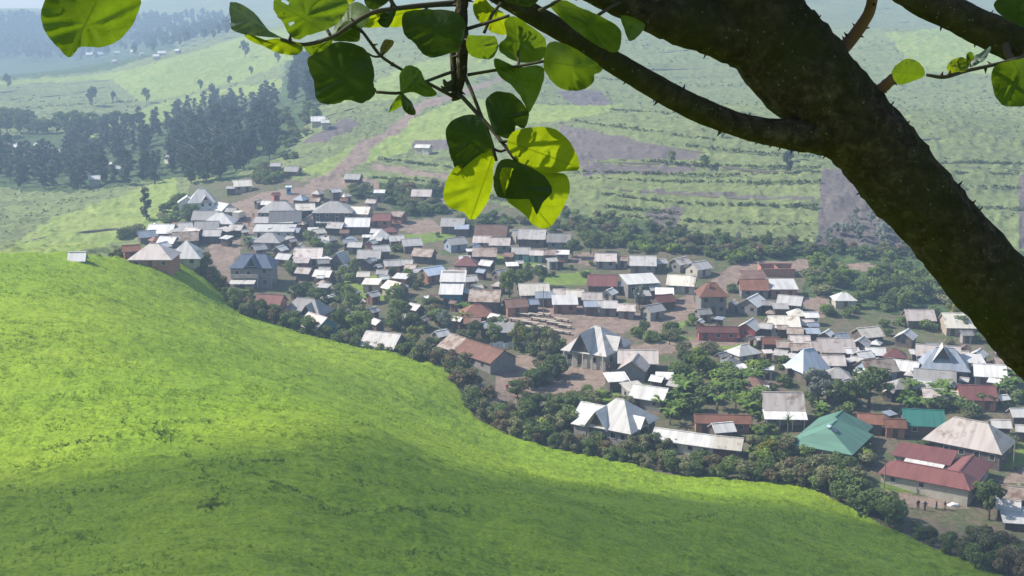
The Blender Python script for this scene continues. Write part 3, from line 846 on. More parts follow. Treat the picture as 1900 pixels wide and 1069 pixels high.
# slate blue building
e = special(472, 500, 3.6, -1, 'building', 'two storey building under a slate blue roof at the left of the village', (10.6, 9), 'building', w=82)
block(e, 10.4, 9.0, 5.2, 'h', 2.6, 'slate', 'grey', rf=.55, o=.5)
gable_dormer(e, .3, -4.9, 0, 3.6, 5, 5.3, 2.5, 'slate', 'blue', M_win)
bl = MB().box(-4.9, -6.1, 2.45, 2.2, -4.5, 2.6); bl.box(-4.9, -6.12, 2.6, 2.2, -5.98, 3.5); bl.build('balcony', WM['cream'], e)
for x in (-4.7, -1.3, 2.0): post(e, x, -5.95, 2.44, .1)
bk = roof_mesh('s', 6.2, 2.4, 2.2, .5, .2).build('porch_roof', RM['light'], e); bk.location = (-1.6, -7.6, -.6)
for x in (-4.5, 1.3): post(e, x, -8.6, 1.7, .08)
for u in (-3.6, -.6, 3.6):
    opening(e, 'window', M_win, 'f', u, 3.5 if u > 3 else 2.9, 1.0, 1.2, 10.4, 9.0, True)
    opening(e, 'window' if u else 'door', M_win, 'f', u, .6, 1.0, 1.2, 10.4, 9.0, True)
for u in (-2.4, 2.4):
    for z in (.8, 3.5): opening(e, 'window', M_win, 'r', u, z, 1.0, 1.1, 10.4, 9.0, True)
# tall white house at the upper left
e = special(375, 372, 4.6, 12, 'house', 'tall white house with steep white roofs at the top left of the village', (7.4, 6.6), w=62)
block(e, 7.4, 6.4, 5.0, 'h', 3.4, 'white', 'white', rf=.2, o=.6)
block(e, 3.2, 5.0, 4.4, 'g', 1.6, 'white', 'white', x=-4.6, y=1.2, rot=R(90))
gable_dormer(e, 1.2, -3.6, 0, 2.4, 3, 5.0, 1.7, 'white', 'white')
for u in (-2.2, .2, 2.4):
    for z in (.9, 3.2): opening(e, 'window', M_win, 'f', u, z, .8, 1.0, 7.4, 6.4)
# teal walled house
e = special(590, 600, 2.6, -47, 'house', 'small house with a teal gable wall and pale roof beside the field hedge', (7, 5), w=60)
block(e, 6.2, 5.4, 2.5, 'g', 2.0, 'pink', 'teal')
opening(e, 'door', M_door, 'r', .2, 0, .9, 2.0, 6.2, 5.4); opening(e, 'window', M_win, 'f', -1.4, .9, .8, .9, 6.2, 5.4); opening(e, 'window', M_win, 'f', 1.6, .9, .8, .9, 6.2, 5.4)
# grey house above it
e = special(568, 574, 2.8, -14, 'house', 'grey roofed house with a small front gable above the teal walled house', (9.5, 7.5), w=86)
block(e, 9.4, 7.6, 2.5, 'h', 3.0, 'grey', 'plank', rf=.4)
gable_dormer(e, 1.8, -4.0, 0, 3.2, 4, 2.6, 2.2, 'grey', 'dark')
for u in (-3, -.6): opening(e, 'window', M_win, 'f', u, .8, .9, .9, 9.4, 7.6)
opening(e, 'door', M_door, 'f', 3.2, 0, .9, 2, 9.4, 7.6)
# white roofed house on teal walls
e = special(839, 532, 4.0, -3, 'house', 'tall house with two white roof levels over teal walls in the middle of the village', (6, 6), w=46)
block(e, 5.6, 4.2, 5.2, 's', 1.9, 'white', 'grey', y=2.6)
block(e, 5.4, 4.6, 3.0, 's', 2.0, 'white', 'teal', y=-1.9, o=.3)
opening(e, 'door', M_door, 'f', -1.2, 0, .9, 2, 5.4, 4.6, False, (0, -1.9)); opening(e, 'window', M_win, 'f', 1.2, .9, .9, .9, 5.4, 4.6, False, (0, -1.9))
# long rusty house
e = special(886, 650, 2.6, -50, 'house', 'long house with a rust red roof and dark gable end beside the field hedge', (16, 5.6), w=134)
block(e, 17.5, 7.0, 2.5, 'g', 2.0, 'rust', 'grey')
pt = roof_mesh('g', 5.0, 7.0, 2.512, 2.0, .45).build('roof_patch', RM['tan'], e); pt.location = (-6.7, 0, .03)
for u in (-6, -3, 0, 3, 6): opening(e, 'window' if u else 'door', M_win if u else M_door, 'f', u, .9 if u else 0, .8, .9 if u else 2, 17.5, 7.0)
# rust hip roof on two storeys
e = special(1320, 545, 4.6, 4, 'house', 'two storey grey house under a rust red hip roof where the two roads meet', (6.8, 6), w=56)
block(e, 6.2, 5.8, 5.0, 'h', 2.4, 'rust', 'grey', rf=.25, o=.55)
for u in (-1.9, 1.9):
    for z in (.9, 3.2): opening(e, 'window', M_win, 'f', u, z, .9, 1.0, 6.2, 5.8)
opening(e, 'door', M_door, 'f', 0, 0, 1.0, 2.1, 6.2, 5.8); ch = MB().box(-.25, -.25, 0, .25, .25, 1.2).build('chimney', WM['brick'], e); ch.location = (-.8, -1.2, 6.2)
# steep tiered roof
e = special(1752, 668, 3.4, -14, 'house', 'house with a steep tiered grey roof and small pointed gable', (9, 8), w=80)
block(e, 9.2, 8.2, 2.7, 'h', 3.4, 'blue', 'plank', rf=.36)
gable_dormer(e, -.6, -2.6, 0, 3.2, 3.5, 4.4, 2.6, 'light', 'dark')
block(e, 8.4, 4.0, 3.6, 'g', 1.6, 'pink', 'plank', x=-1.0, y=5.2)
for u in (-3, 0, 3): opening(e, 'window' if u else 'door', M_win if u else M_door, 'f', u, .8 if u else 0, .9, .9 if u else 2, 9.2, 8.2)
# L-shaped white roofed house below the market
e = special(1184, 672, 2.8, -4, 'house', 'L shaped pinkish white house whose front gable faces the bare yard', (8, 8), w=78)
block(e, 7.8, 5.2, 2.7, 'g', 1.9, 'pink', 'plank', y=3.2)
block(e, 6.0, 5.2, 2.5, 'g', 1.8, 'pink', 'grey', x=-.8, y=-1.4, rot=R(78))
opening(e, 'door', M_door, 'f', 2.6, 0, .9, 2, 7.8, 5.2, False, (0, 3.2)); opening(e, 'window', M_win, 'f', -2.6, .8, .9, .9, 7.8, 5.2, False, (0, 3.2))
# white two-tier house behind the palm
e = special(1454, 760, 2.8, -3, 'house', 'white house with a tall roof over a lower veranda roof behind the small palm', (8, 7), w=86)
block(e, 7.0, 5.4, 3.4, 'g', 2.4, 'pink', 'grey', y=1.6)
vr = roof_mesh('s', 7.6, 2.8, 2.2, .9, .25).build('veranda_roof', RM['white'], e); vr.location = (-.1, -2.6, 0)
for x in (-3.6, -1.2, 1.2, 3.4): post(e, x, -3.8, 2.15, .08)
opening(e, 'door', M_door, 'f', .6, 0, .9, 2, 7.0, 5.4, False, (0, 1.6)); opening(e, 'window', M_win, 'f', -1.8, .8, 1, 1, 7.0, 5.4, True, (0, 1.6)); opening(e, 'window', M_win, 'f', 2.6, .8, .9, 1, 7.0, 5.4, True, (0, 1.6))
# blue-grey conical roof
e = special(1499, 672, 3.2, 24, 'house', 'house with a steep blue grey hip roof ribbed at its corners in the right cluster', (7, 6.6), w=64)
block(e, 6.4, 6.0, 2.6, 'h', 3.6, 'ice', 'plank', rf=.35)
for u in (-1.8, 1.8): opening(e, 'window', M_win, 'f', u, .8, .8, .9, 6.4, 6.0)
opening(e, 'door', M_door, 'f', 0, 0, .9, 2, 6.4, 6.0)
# ------------------------------------------------------------------ small things of the village
def place(px, py, up=0, ymin=200):
    p = ground(px, py, up, ymin); return Vector((p.x, p.y, H(p.x, p.y)))
# unfinished brick enclosure
p = place(1440, 508); e = empty('brick_ruin', p, 0, 'roofless brick walls of an unfinished building on the bare earth at the upper right', 'ruin')
for (x0, y0, x1, y1, hh) in ((-4.6,-2.6,4.6,-2.35,1.9),(-4.6,2.35,4.6,2.6,2.4),(-4.6,-2.34,-4.35,2.34,2.2),(4.35,-2.34,4.6,2.34,1.6),(-.2,-2.34,.05,2.34,2.0)):
    MB().box(x0, y0, -1, x1, y1, hh).build('wall', WM['brick'], e)
# market benches in slanting rows
bench = None
M_bench = plain('bench_wood', (.36,.31,.24), .85); M_bench2 = plain('bench_leg_wood', (.22,.18,.14), .9)
BL = [(948,583,4.2),(968,587,4.4),(992,588,3.4),(963,598,4.6),(985,603,4.6),(1000,596,4.2),(1016,599,4.6),(1030,604,4.4),(1042,597,3.8),(975,610,4.2),(995,614,4.6),(1013,612,4.6),(1030,617,4.8),(1010,587,3.4),(1048,609,3.4),(960,608,3.6),(990,622,4),(1044,620,4)]
for k, (x, y, l) in enumerate(BL):
    p = place(x, y)
    if bench is None:
        bench = empty('market_bench', p, R(-28), 'long low wooden market bench, one of the slanting rows on the bare market yard', 'bench', 'benches in the market yard')
        MB().box(-2.1, -.42, .72, 2.1, .42, .80).build('bench_top', M_bench, bench)
        for sx in (-1.9, 0, 1.9): MB().box(sx-.06, -.36, -.3, sx+.06, .36, .715).build('leg', M_bench2, bench)
    else:
        b = copy_tree(bench); b.location = p; b.rotation_euler = (0, 0, R(-28+random.uniform(-4, 4))); b.scale = (l/4.2, 1, 1)
# white sheets hung on the fence behind the bushes
p = place(950, 646); e = empty('sheet_fence', p, R(14), 'fence of white plastic sheets between the market yard and the rusty house', 'fence')
M_sheet = plain('white_sheet', (.72,.72,.72), .6)
for k in range(7):
    x0 = -4.6+k*1.3; m_ = MB(); nseg = 6
    vs = []
    for i in range(nseg+1):
        for z in (.1, 1.5+.2*math.sin(k*2.1)): vs.append((x0+i*1.2/nseg, .09*math.sin(i*1.7+k), z))
    m_.add(vs, [(2*i, 2*i+2, 2*i+3, 2*i+1) for i in range(nseg)])
    m_.add([(a, b+.03, c) for a, b, c in vs], [(2*i+1, 2*i+3, 2*i+2, 2*i) for i in range(nseg)])
    m_.build('sheet', M_sheet, e)
    MB().tube([(x0-.05, .0, -.6), (x0-.05, .0, 1.9)], [.05, .05], 6).build('post', M_bench2, e)
# blue kiosk and lorry on the square
p = place(536, 360); e = empty('kiosk', p, R(10), 'small blue kiosk on the bare earth at the top of the square', 'kiosk')
MB().box(-.75,-.7,-.5,.75,.7,2.3).build('wall', plain('kiosk_blue',(.10,.27,.42)), e); roof_mesh('s',1.5,1.4,2.32,.25,.25,.06).build('roof', RM['ice'], e); opening(e,'window',M_win,'f',0,1.0,.9,.7,1.5,1.4)
p = place(444, 408); e = empty('truck', p, R(80), 'pale lorry with a covered load parked on the red earth square', 'truck')
M_tr = plain('truck_paint', (.62,.55,.42), .5); M_ty = plain('tyre', (.03,.03,.03), .8)
MB().box(-2.6,-1.1,.8,1.1,1.1,2.7).build('load_box', M_tr, e)
cb = MB().add([(1.2,-1.05,.6),(3.0,-1.05,.6),(3.0,-1.05,1.5),(2.5,-1.05,2.4),(1.2,-1.05,2.4),(1.2,1.05,.6),(3.0,1.05,.6),(3.0,1.05,1.5),(2.5,1.05,2.4),(1.2,1.05,2.4)],[(0,1,2,3,4),(9,8,7,6,5),(1,0,5,6),(2,1,6,7),(3,2,7,8),(4,3,8,9),(0,4,9,5)]).build('cab', plain('cab_paint',(.7,.66,.58),.4), e)
MB().add([(3.02,-.9,1.52),(3.02,.9,1.52),(2.56,.9,2.32),(2.56,-.9,2.32)],[(0,1,2,3)]).build('windscreen', M_win, cb)
for x in (-1.7, 2.2):
    for y in (-1.0, 1.0): MB().tube([(x,y-.15,.5),(x,y+.15,.5)],[.5,.5],14).build('wheel', M_ty, e)
# white bundle on the lane
p = place(1770, 939)
b = bmesh.new(); bmesh.ops.create_icosphere(b, subdivisions=3, radius=1)
for v in b.verts:
    q = 1+.18*math.sin(v.co.x*5+v.co.z*3)+.12*math.sin(v.co.y*7); v.co = Vector((v.co.x*.95*q, v.co.y*.5*q, max(-.2, v.co.z*.42*q)))
me = bpy.data.meshes.new('sack_pile'); b.to_mesh(me); b.free(); me.materials.append(M_sheet)
o = link('sack_pile', me); o.location = p+Vector((0, 0, .15)); tag(o, 'white sack bundle lying on the lane beside the standing people', 'sack')
# people
SK = plain('skin', (.06,.035,.025), .6)
def person(px, py, label, top, bot, hgt=1.68, yaw=0, stride=.10, armout=.08, ymin=190, group=None):
    p = ground(px, py, 0, ymin); p = Vector((p.x, p.y, H(p.x, p.y)))
    s_ = hgt/1.7
    J = dict(pel=(0,0,.92),che=(0,.01,1.22),nec=(0,.0,1.42),hd=(0,-.02,1.54),ht=(0,-.01,1.66),
        hl=(.10,0,.88),kl=(.11,-stride,.50),al=(.11,-stride*.4,.08),tl=(.12,-stride*.4-.17,.03),hr=(-.10,0,.88),kr=(-.11,stride*.5,.50),ar=(-.11,stride,.08),tr=(-.12,stride-.15,.03),
        sl=(.18,.01,1.36),el=(.22+armout,.03,1.10),wl=(.22+armout,-.06,.86),dl=(.22+armout,-.09,.76),sr=(-.18,.01,1.36),er=(-.22-armout,.03,1.10),wr=(-.22-armout,-.05,.86),dr=(-.22-armout,-.08,.76))
    rad = dict(pel=.135,che=.15,nec=.055,hd=.095,ht=.075,hl=.09,kl=.062,al=.042,tl=.035,hr=.09,kr=.062,ar=.042,tr=.035,sl=.065,el=.045,wl=.032,dl=.03,sr=.065,er=.045,wr=.032,dr=.03)
    E_ = [('pel','che'),('che','nec'),('nec','hd'),('hd','ht'),('pel','hl'),('hl','kl'),('kl','al'),('al','tl'),('pel','hr'),('hr','kr'),('kr','ar'),('ar','tr'),('che','sl'),('sl','el'),('el','wl'),('wl','dl'),('che','sr'),('sr','er'),('er','wr'),('wr','dr')]
    ks = list(J); me = bpy.data.meshes.new('person'); me.from_pydata([J[k] for k in ks], [(ks.index(a), ks.index(b)) for a, b in E_], [])
    o = bpy.data.objects.new('person', me); COL.objects.link(o)
    md = o.modifiers.new('skin', 'SKIN'); 
    bm = bmesh.new(); bm.from_mesh(me); lay = bm.verts.layers.skin.verify()
    for v, k in zip(bm.verts, ks): v[lay].radius = (rad[k], rad[k]*.85); v[lay].use_root = (k == 'pel')
    bm.to_mesh(me); bm.free()
    ss = o.modifiers.new('sub', 'SUBSURF'); ss.levels = 1; ss.render_levels = 1
    dg = bpy.context.evaluated_depsgraph_get(); ev = bpy.data.meshes.new_from_object(o.evaluated_get(dg))
    o.modifiers.clear(); o.data = ev; ev.materials.clear(); ev.materials.append(SK); ev.polygons.foreach_set('use_smooth', [True]*len(ev.polygons))
    o.location = p; o.rotation_euler = (0, 0, yaw); o.scale = (s_, s_, s_); tag(o, label, 'person', group)
    sh = MB().tube([(0,0,.86),(0,.0,1.0),(0,.01,1.2),(0,.01,1.36),(0,.0,1.43)], [.17,.165,.185,.20,.08], 12).build('shirt', top, o, True); sh.scale = (1.08, .85, 1)
    for sx, a_, k_ in ((1,'sl','el'),(-1,'sr','er')): MB().tube([J[a_], J[k_]], [.085,.06], 8).build('sleeve', top, sh, True)
    tr_ = MB()
    tr_.tube([(0,0,.93),(0,0,.84)], [.165,.15], 12)
    for h_, k_, a_ in (('hl','kl','al'),('hr','kr','ar')): tr_.tube([J[h_], J[k_], J[a_]], [.105,.08,.065], 8)
    tr_.build('trousers', bot, o, True)
    return o
CT = {k: plain('cloth_'+k, c, .85) for k, c in dict(black=(.025,.025,.03), navy=(.022,.028,.06), grey=(.055,.055,.06), red=(.42,.06,.045), white=(.6,.58,.55), brown=(.14,.09,.06), ochre=(.42,.26,.08)).items()}
person(1703, 945, 'tall person in black standing on the lane, left of a pair', CT['black'], CT['black'], 1.75, R(20))
person(1716, 947, 'person in dark navy standing close beside the tall person in black', CT['navy'], CT['black'], 1.72, R(-30))
person(1737, 945, 'slim person in dark clothes standing alone between the pair and the white sacks', CT['grey'], CT['navy'], 1.55, R(60))
person(1753, 946, 'person in dark clothes standing right beside the white sack bundle', CT['black'], CT['brown'], 1.6, R(-80))
person(1676, 940, 'small figure in brown on the lane nearest the hedge', CT['brown'], CT['grey'], 1.5, R(0))
person(941, 726, 'person in red walking on the bare yard below the rusty house', CT['red'], CT['brown'], 1.68, R(200), .2)
person(1131, 690, 'person in dark trousers on the bare earth yard near the white lean-to', CT['brown'], CT['black'], 1.65, R(90))
person(470, 404, 'person in ochre on the red earth square right of the lorry', CT['ochre'], CT['brown'], 1.7, R(30), .18)
person(476, 412, 'person in white walking down the red earth square', CT['white'], CT['navy'], 1.7, R(10), .2)
person(462, 420, 'person in red on the lower part of the red earth square', CT['red'], CT['grey'], 1.66, R(-40), .16)
person(1242, 640, 'small dark figure crossing the grass strip below the market', CT['navy'], CT['black'], 1.6, R(120), .2)

for (x, y, h_, lb) in ((1879,872,6.5,'wooden pole at the right end of the red L shaped house'),(1008,590,7,'wooden pole standing among the market benches'),(1640,905,5.5,'wooden pole between the hedge and the red L shaped house'),(1288,560,7,'wooden pole beside the market road')):
    e = empty('utility_pole', place(x, y), 0, lb, 'pole'); MB().tube([(0,0,-.6),(.05,0,h_*.5),(0,0,h_)], [.12,.10,.08], 8).build('pole', M_bench2, e); MB().box(-.6,-.05,h_-.6,.6,.05,h_-.48).build('crossarm', M_bench2, e)
# ------------------------------------------------------------------ vegetation
F_dark = foliage('leaf_dark', (.065,.095,.036), (.15,.195,.065)); F_mid = foliage('leaf_mid', (.09,.13,.042), (.21,.26,.085)); F_light = foliage('leaf_light', (.11,.17,.035), (.25,.31,.07))
F_olive = foliage('leaf_olive', (.12,.125,.06), (.25,.25,.12)); F_euc = foliage('leaf_eucalyptus', (.04,.06,.04), (.085,.115,.065)); F_pale = foliage('leaf_pale', (.19,.21,.17), (.32,.34,.28)); F_ban = foliage('leaf_banana', (.08,.14,.03), (.17,.24,.06), .35, .6)
F_dry = foliage('leaf_dry', (.14,.11,.06), (.25,.20,.11)); F_yel = foliage('leaf_yellow', (.16,.17,.03), (.28,.27,.06)); M_trunk = plain('tree_bark', (.10,.08,.06), .95); M_ptrunk = plain('pale_bark', (.30,.27,.23), .9)
def leaf_cloud(blobs, n, size, seed, flat=.0):
    g = np.random.default_rng(seed); B = np.array(blobs, float)
    wgt = B[:, 3]**2; k = g.choice(len(B), n, p=wgt/wgt.sum())
    d = g.normal(size=(n, 3)); d /= np.linalg.norm(d, axis=1)[:, None]
    r = B[k, 3]*(.55+.5*g.random(n)**.6)
    c = B[k, :3]+d*r[:, None]*np.array([1, 1, .82]); c[:, 2] = np.maximum(c[:, 2], .04)
    nn = d*.9+g.normal(size=(n, 3))*.65+np.array([0, 0, .35]); nn /= np.linalg.norm(nn, axis=1)[:, None]
    t = np.cross(nn, g.normal(size=(n, 3))); t /= np.linalg.norm(t, axis=1)[:, None]; b = np.cross(nn, t)
    s = size*(.55+.9*g.random(n))[:, None]
    v = np.stack([c-t*s, c-b*s*.55, c+t*s, c+b*s*.55], 1).reshape(-1, 3)
    return v
def cloud_mesh(name, v, mat):
    n = len(v)//4; me = bpy.data.meshes.new(name)
    me.vertices.add(len(v)); me.vertices.foreach_set('co', v.ravel()); me.loops.add(n*4); me.loops.foreach_set('vertex_index', np.arange(n*4, dtype=np.int32))
    me.polygons.add(n); me.polygons.foreach_set('loop_start', np.arange(0, n*4, 4, dtype=np.int32)); me.materials.append(mat); me.update(calc_edges=True); return me
def blobs_round(n, w, h0, h1, seed, r=.42):
    g = random.Random(seed); out = []
    for i in range(n):
        a = g.random()*6.283; q = math.sqrt(g.random())*w*.62; z = h0+(h1-h0)*(g.random()**.8)
        f = 1-.55*abs((z-(h0+h1)/2)/((h1-h0)/2+1e-6))
        out.append((math.cos(a)*q*f, math.sin(a)*q*f, z, r*w*(.45+.5*g.random())))
    return out
def trunk_mesh(h, r, seed, limbs=4, mat=None, crown=None):
    g = random.Random(seed); m = MB()
    m.tube([(0,0,-.8),(g.uniform(-.1,.1),g.uniform(-.1,.1),h*.5),(g.uniform(-.2,.2),g.uniform(-.2,.2),h)], [r*1.25, r*.85, r*.45], 8)
    for k in range(limbs):
        a = g.random()*6.28; z = h*(.45+.4*g.random()); q = h*(.25+.2*g.random())
        m.tube([(0,0,z),(math.cos(a)*q*.5,math.sin(a)*q*.5,z+q*.5),(math.cos(a)*q,math.sin(a)*q,z+q*.8)], [r*.5,r*.3,r*.12], 6)
    return m.mesh('trunk', mat or M_trunk, True)
class Kind:
    """a few variants of one plant; every placement is its own object with its own crown and trunk objects"""
    def __init__(s, name, cat, variants): s.name, s.cat, s.var = name, cat, variants
    def put(s, loc, h, label, group=None, cat=None, seed=None, vi=None, wide=1.0, name=None):
        g = random.Random(seed if seed is not None else hash((round(loc[0], 2), round(loc[1], 2))) & 0xffff)
        cm, tm, h0 = s.var[vi if vi is not None else g.randrange(len(s.var))]
        e = empty(name or s.name, loc, g.random()*6.28, label, cat or s.cat, group); k = h/h0
        e.scale = (k*wide, k*wide, k)
        link('crown', cm, e)
        if tm: link('trunk', tm, e)
        return e
shrub_v = []
for i, mt in enumerate((F_dark, F_mid, F_olive, F_mid, F_dark, F_olive, F_dry)):
    shrub_v.append((cloud_mesh('shrub_crown', leaf_cloud(blobs_round(13, 3.0, .5, 3.2, 100+i, .34), 1500, .20, 200+i), mt), trunk_mesh(2.4, .10, 300+i, 5), 4.0))
SHRUB = Kind('shrub', 'shrub', shrub_v)
bush_v = []
for i, mt in enumerate((F_mid, F_dark, F_light, F_olive, F_mid)):
    bush_v.append((cloud_mesh('bush_crown', leaf_cloud(blobs_round(9, 2.6, .3, 1.8, 400+i, .36), 900, .20, 500+i), mt), trunk_mesh(1.2, .06, 600+i, 4), 2.4))
BUSH = Kind('bush', 'bush', bush_v)
tree_v = []
for i, mt in enumerate((F_dark, F_mid, F_light, F_mid, F_olive, F_pale, F_yel)):
    tree_v.append((cloud_mesh('tree_crown', leaf_cloud(blobs_round(20, 5.2, 2.2, 6.6, 700+i, .24), 2600, .25, 800+i), mt), trunk_mesh(4.6, .2, 900+i, 6), 7.5))
TREE = Kind('tree', 'tree', tree_v)
euc_v = []
for i in range(5):
    g = random.Random(1000+i); bl = []
    for k in range(17):
        z = 3.2+13.6*k/16; q = 2.6*(1-abs(k/16-.4)*1.1)*g.random()**.5; a = g.random()*6.28; bl.append((math.cos(a)*q, math.sin(a)*q, z, .95+.95*g.random()*(1.1-k/22)))
    euc_v.append((cloud_mesh('eucalyptus_crown', leaf_cloud(bl, 1500, .42, 1100+i), F_euc), trunk_mesh(16, .22, 1200+i, 5, M_ptrunk if i % 2 else M_trunk), 18))
EUC = Kind('eucalyptus_tree', 'tree', euc_v)
def banana_meshes(seed):
    g = random.Random(seed); m = MB(); hh = 2.1
    for k in range(10):
        a = k*2.4+g.random()*.5; L_ = 1.5+.9*g.random(); up = .9+.7*g.random(); w_ = .27+.1*g.random(); dx, dy = math.cos(a), math.sin(a); vs = []
        for i in range(7):
            t = i/6; x = L_*t*.85; z = hh-.1+up*L_*(t-.75*t*t)*1.25; ww = w_*math.sin(math.pi*min(1, t*.92+.06))**.6
            for sg in (-1, 0, 1): vs.append((dx*x-dy*ww*sg, dy*x+dx*ww*sg, z-(.10*abs(sg))))
        m.add(vs, [(3*i+j, 3*i+j+1, 3*i+j+4, 3*i+j+3) for i in range(6) for j in (0, 1)])
    return (m.mesh('banana_leaves', F_ban, True), MB().tube([(0,0,-.5),(.03,0,1.2),(0,0,hh+.1)], [.15,.12,.07], 8).mesh('banana_stem', plain('banana_stem', (.16,.17,.08)), True), 3.6)
BANANA = Kind('banana_plant', 'banana plant', [banana_meshes(1300+i) for i in range(4)])
VEG = []
def gpos(px, py, ymin=150):
    p = ground(px, py, 0, ymin); return (p.x, p.y, H(p.x, p.y)-.05)
# --- the hedge that closes the field
def world_at(px, Y):
    X = 0
    for _ in range(3):
        z = H(X, Y); X = (px-950)/F*(Y*ct-(z-CZ)*st)
    return X, Y, H(X, Y)
g = random.Random(5); px = 362.0
HS = [(440,4.3,3),(600,3.9,3),(760,3.5,2),(850,4.3,3),(900,4.8,4),(1000,4.2,3),(1150,3.7,2),(1350,3.4,2),(1480,3.7,2),(1640,4.6,3),(1960,5.0,3)]
def hedge_seg(px):
    return ('left stretch of the hedge, below the slate blue building' if px < 560 else 'hedge between the field and the teal walled house' if px < 700 else 'hedge beside the long rusty house' if px < 900 else
            'hedge below the white house of many gables' if px < 1200 else 'hedge below the long white hall' if px < 1420 else 'hedge below the green hip roof' if px < 1620 else 'tall hedge at the lower right corner')
while px < 1935:
    hh, rows = next((h_, r_) for q, h_, r_ in HS if px < q)
    if 1655 < px < 1800: hh, rows = 2.5, 2
    for r_ in range(rows):
        q = px+g.uniform(-7, 7); Y = float(np.interp(q, EDGE[:, 0], EDGE[:, 1]))+(1.0 if q > 720 else -2.6 if q < 640 else -.8)+r_*2.7+g.uniform(-.7, .7)
        x, y, z = world_at(q, Y)
        s = 'leafy shrub in the '+hedge_seg(q)
        SHRUB.put((x, y, z-.1), hh*g.uniform(.62, 1.12), s, 'shrubs of the hedge along the field', wide=g.uniform(.9, 1.2), seed=int(q*10+r_))
    px += 2.1/ (float(np.interp(px, EDGE[:, 0], EDGE[:, 1]))/F)*g.uniform(.8, 1.2)
px = 205.0
while px < 366:
    x, y, z = world_at(px, float(np.interp(px, EDGE[:, 0], EDGE[:, 1]))+g.uniform(-.5, 1.2))
    SHRUB.put((x, y, z-.25), g.uniform(1.0, 2.1), 'low shrub on the field edge in front of the leftmost houses', 'shrubs in front of the leftmost houses', seed=int(px*10), wide=1.3, name='edge_shrub'); px += g.uniform(7, 14)
# --- trees one can point at
NT = [ # px, base py, height m, kind, variant, wide, label
 (1612,757,9.5,TREE,0,1.1,'big dark round tree left of the dense right hand cluster of roofs'),
 (1516,752,8.0,TREE,5,.9,'pale grey green tree just left of the big dark round tree'),
 (1555,758,6.5,TREE,0,1,'dark tree between the pale grey green tree and the big dark round tree'),
 (1302,700,6.5,TREE,2,1,'light green leafy tree above the banana clump'),
 (945,552,8.0,TREE,2,.8,'bright green round tree in the middle of the village'),
 (972,545,7.5,TREE,0,.8,'dark tree touching the right side of the bright green round tree'),
 (1002,533,6.5,TREE,0,.8,'dark tree behind the long cream roof of the market yard'),
 (1096,470,7.0,TREE,1,1,'round tree on the green slope right of the back row of houses'),
 (1062,478,6.0,TREE,0,.9,'dark tree beside the back row of houses'),
 (962,650,6.5,TREE,6,.8,'sparse yellow green tree in front of the white sheets'),
 (995,655,6.5,TREE,4,.7,'thin olive tree left of the large grey dormer house'),
 (1022,668,7.5,TREE,4,.8,'tall olive tree at the left corner of the large grey dormer house'),
 (1835,965,7.8,TREE,0,.75,'dark tree standing by the sheds at the lower right corner'),
 (1818,935,4.0,TREE,1,1,'small light tree behind the dark tree at the lower right corner'),
 (590,575,6.0,TREE,0,1.1,'large dark tree above the grey roofed house with the small front gable'),
 (556,563,5.5,TREE,0,1.2,'dark leafy tree right of the bright red roof'),
 (652,590,6.5,TREE,1,1,'leafy tree right of the teal walled house'),
 (672,640,8.0,TREE,1,1,'tall leafy tree in the hedge between teal house and long pale roof'),
 (635,625,7,TREE,0,.9,'dark tree directly right of the teal gable wall'),
 (768,640,5.0,TREE,6,1.1,'brownish yellow bushy tree above the field hedge'),
 (272,412,11.5,EUC,0,1.0,'lone slender tree on the meadow at the left'),
 (1186,575,6.5,TREE,5,.6,'grey green feathery tree behind the market huts'),
 (1430,858,4.6,TREE,6,1.3,'yellow green bushy tree at the left corner of the green hip roof'),
 (1410,870,4.2,TREE,2,1.2,'light green bushy tree between the long white hall and the green hip roof'),
 (826,615,5.5,TREE,5,.8,'pale feathery tree above the white diamond shaped roof'),
 (880,632,5.2,TREE,0,1.1,'dark tree above the long rusty house'),
 (915,640,5.2,TREE,1,1,'green tree right of the dark tree above the long rusty house'),
 (1462,322,11,EUC,1,.9,'tall dark tree alone on the terraced hillside'),(1467,300,7,EUC,2,.9,'smaller dark tree above the tall one on the terraced hillside'),
 (1308,312,5,TREE,0,.8,'small dark tree at the end of the ploughed strip'),(1246,304,4.5,TREE,1,.8,'small green tree inside the ploughed strip on the hillside'),
 (1338,258,4,TREE,0,.8,'tiny tree just under the long thorny limb'),(1608,385,5,TREE,5,.8,'pale tree standing in the dark ploughed field'),
 (1770,600,6,TREE,6,.8,'yellowish tree in front of the long cream roof under the trunk'),(1672,577,5,TREE,2,.8,'bright green tree left of the roofs under the trunk'),
 (590,470,5,TREE,2,1,'light green tree behind the long pinkish roof'),(612,478,4.5,TREE,3,1,'mid green tree right of the long pinkish roof'),(575,455,4.5,TREE,1,1.1,'green tree among the roofs below the square'),
 (655,520,6,TREE,1,.7,'thin tree right of the steep white tent roof'),(648,560,5,TREE,2,1,'light tree above the leafy tree beside the teal house'),(730,560,5,TREE,2,1,'light green tree below the long slanting cream roof'),
 (745,600,6,TREE,3,1,'green tree left of the pale slanting roof'),(760,520,3.5,TREE,2,1.2,'low green tree below the light blue roof'),
 (1160,455,5,TREE,1,1,'green tree on the slope above the patchy pinkish roof'),(985,720,4.5,TREE,0,1.2,'dark tree at the lower end of the yard hedge'),(1010,712,5,TREE,0,1.2,'dark tree in the middle of the yard hedge'),(1034,700,5.5,TREE,0,1.2,'dark tree at the top end of the yard hedge'),
 (960,738,4,TREE,1,1.2,'green tree at the lowest tip of the yard hedge'),(1050,770,5,TREE,0,1.2,'dark tree at the left corner of the white house of many gables'),(1075,765,4,TREE,1,1,'green tree behind the left wing of the white house of many gables'),
]
for (x, y, h, k, v, wd, lb) in NT: k.put(gpos(x, y), h, lb, vi=v, wide=wd); VEG.append((x, y, 14))
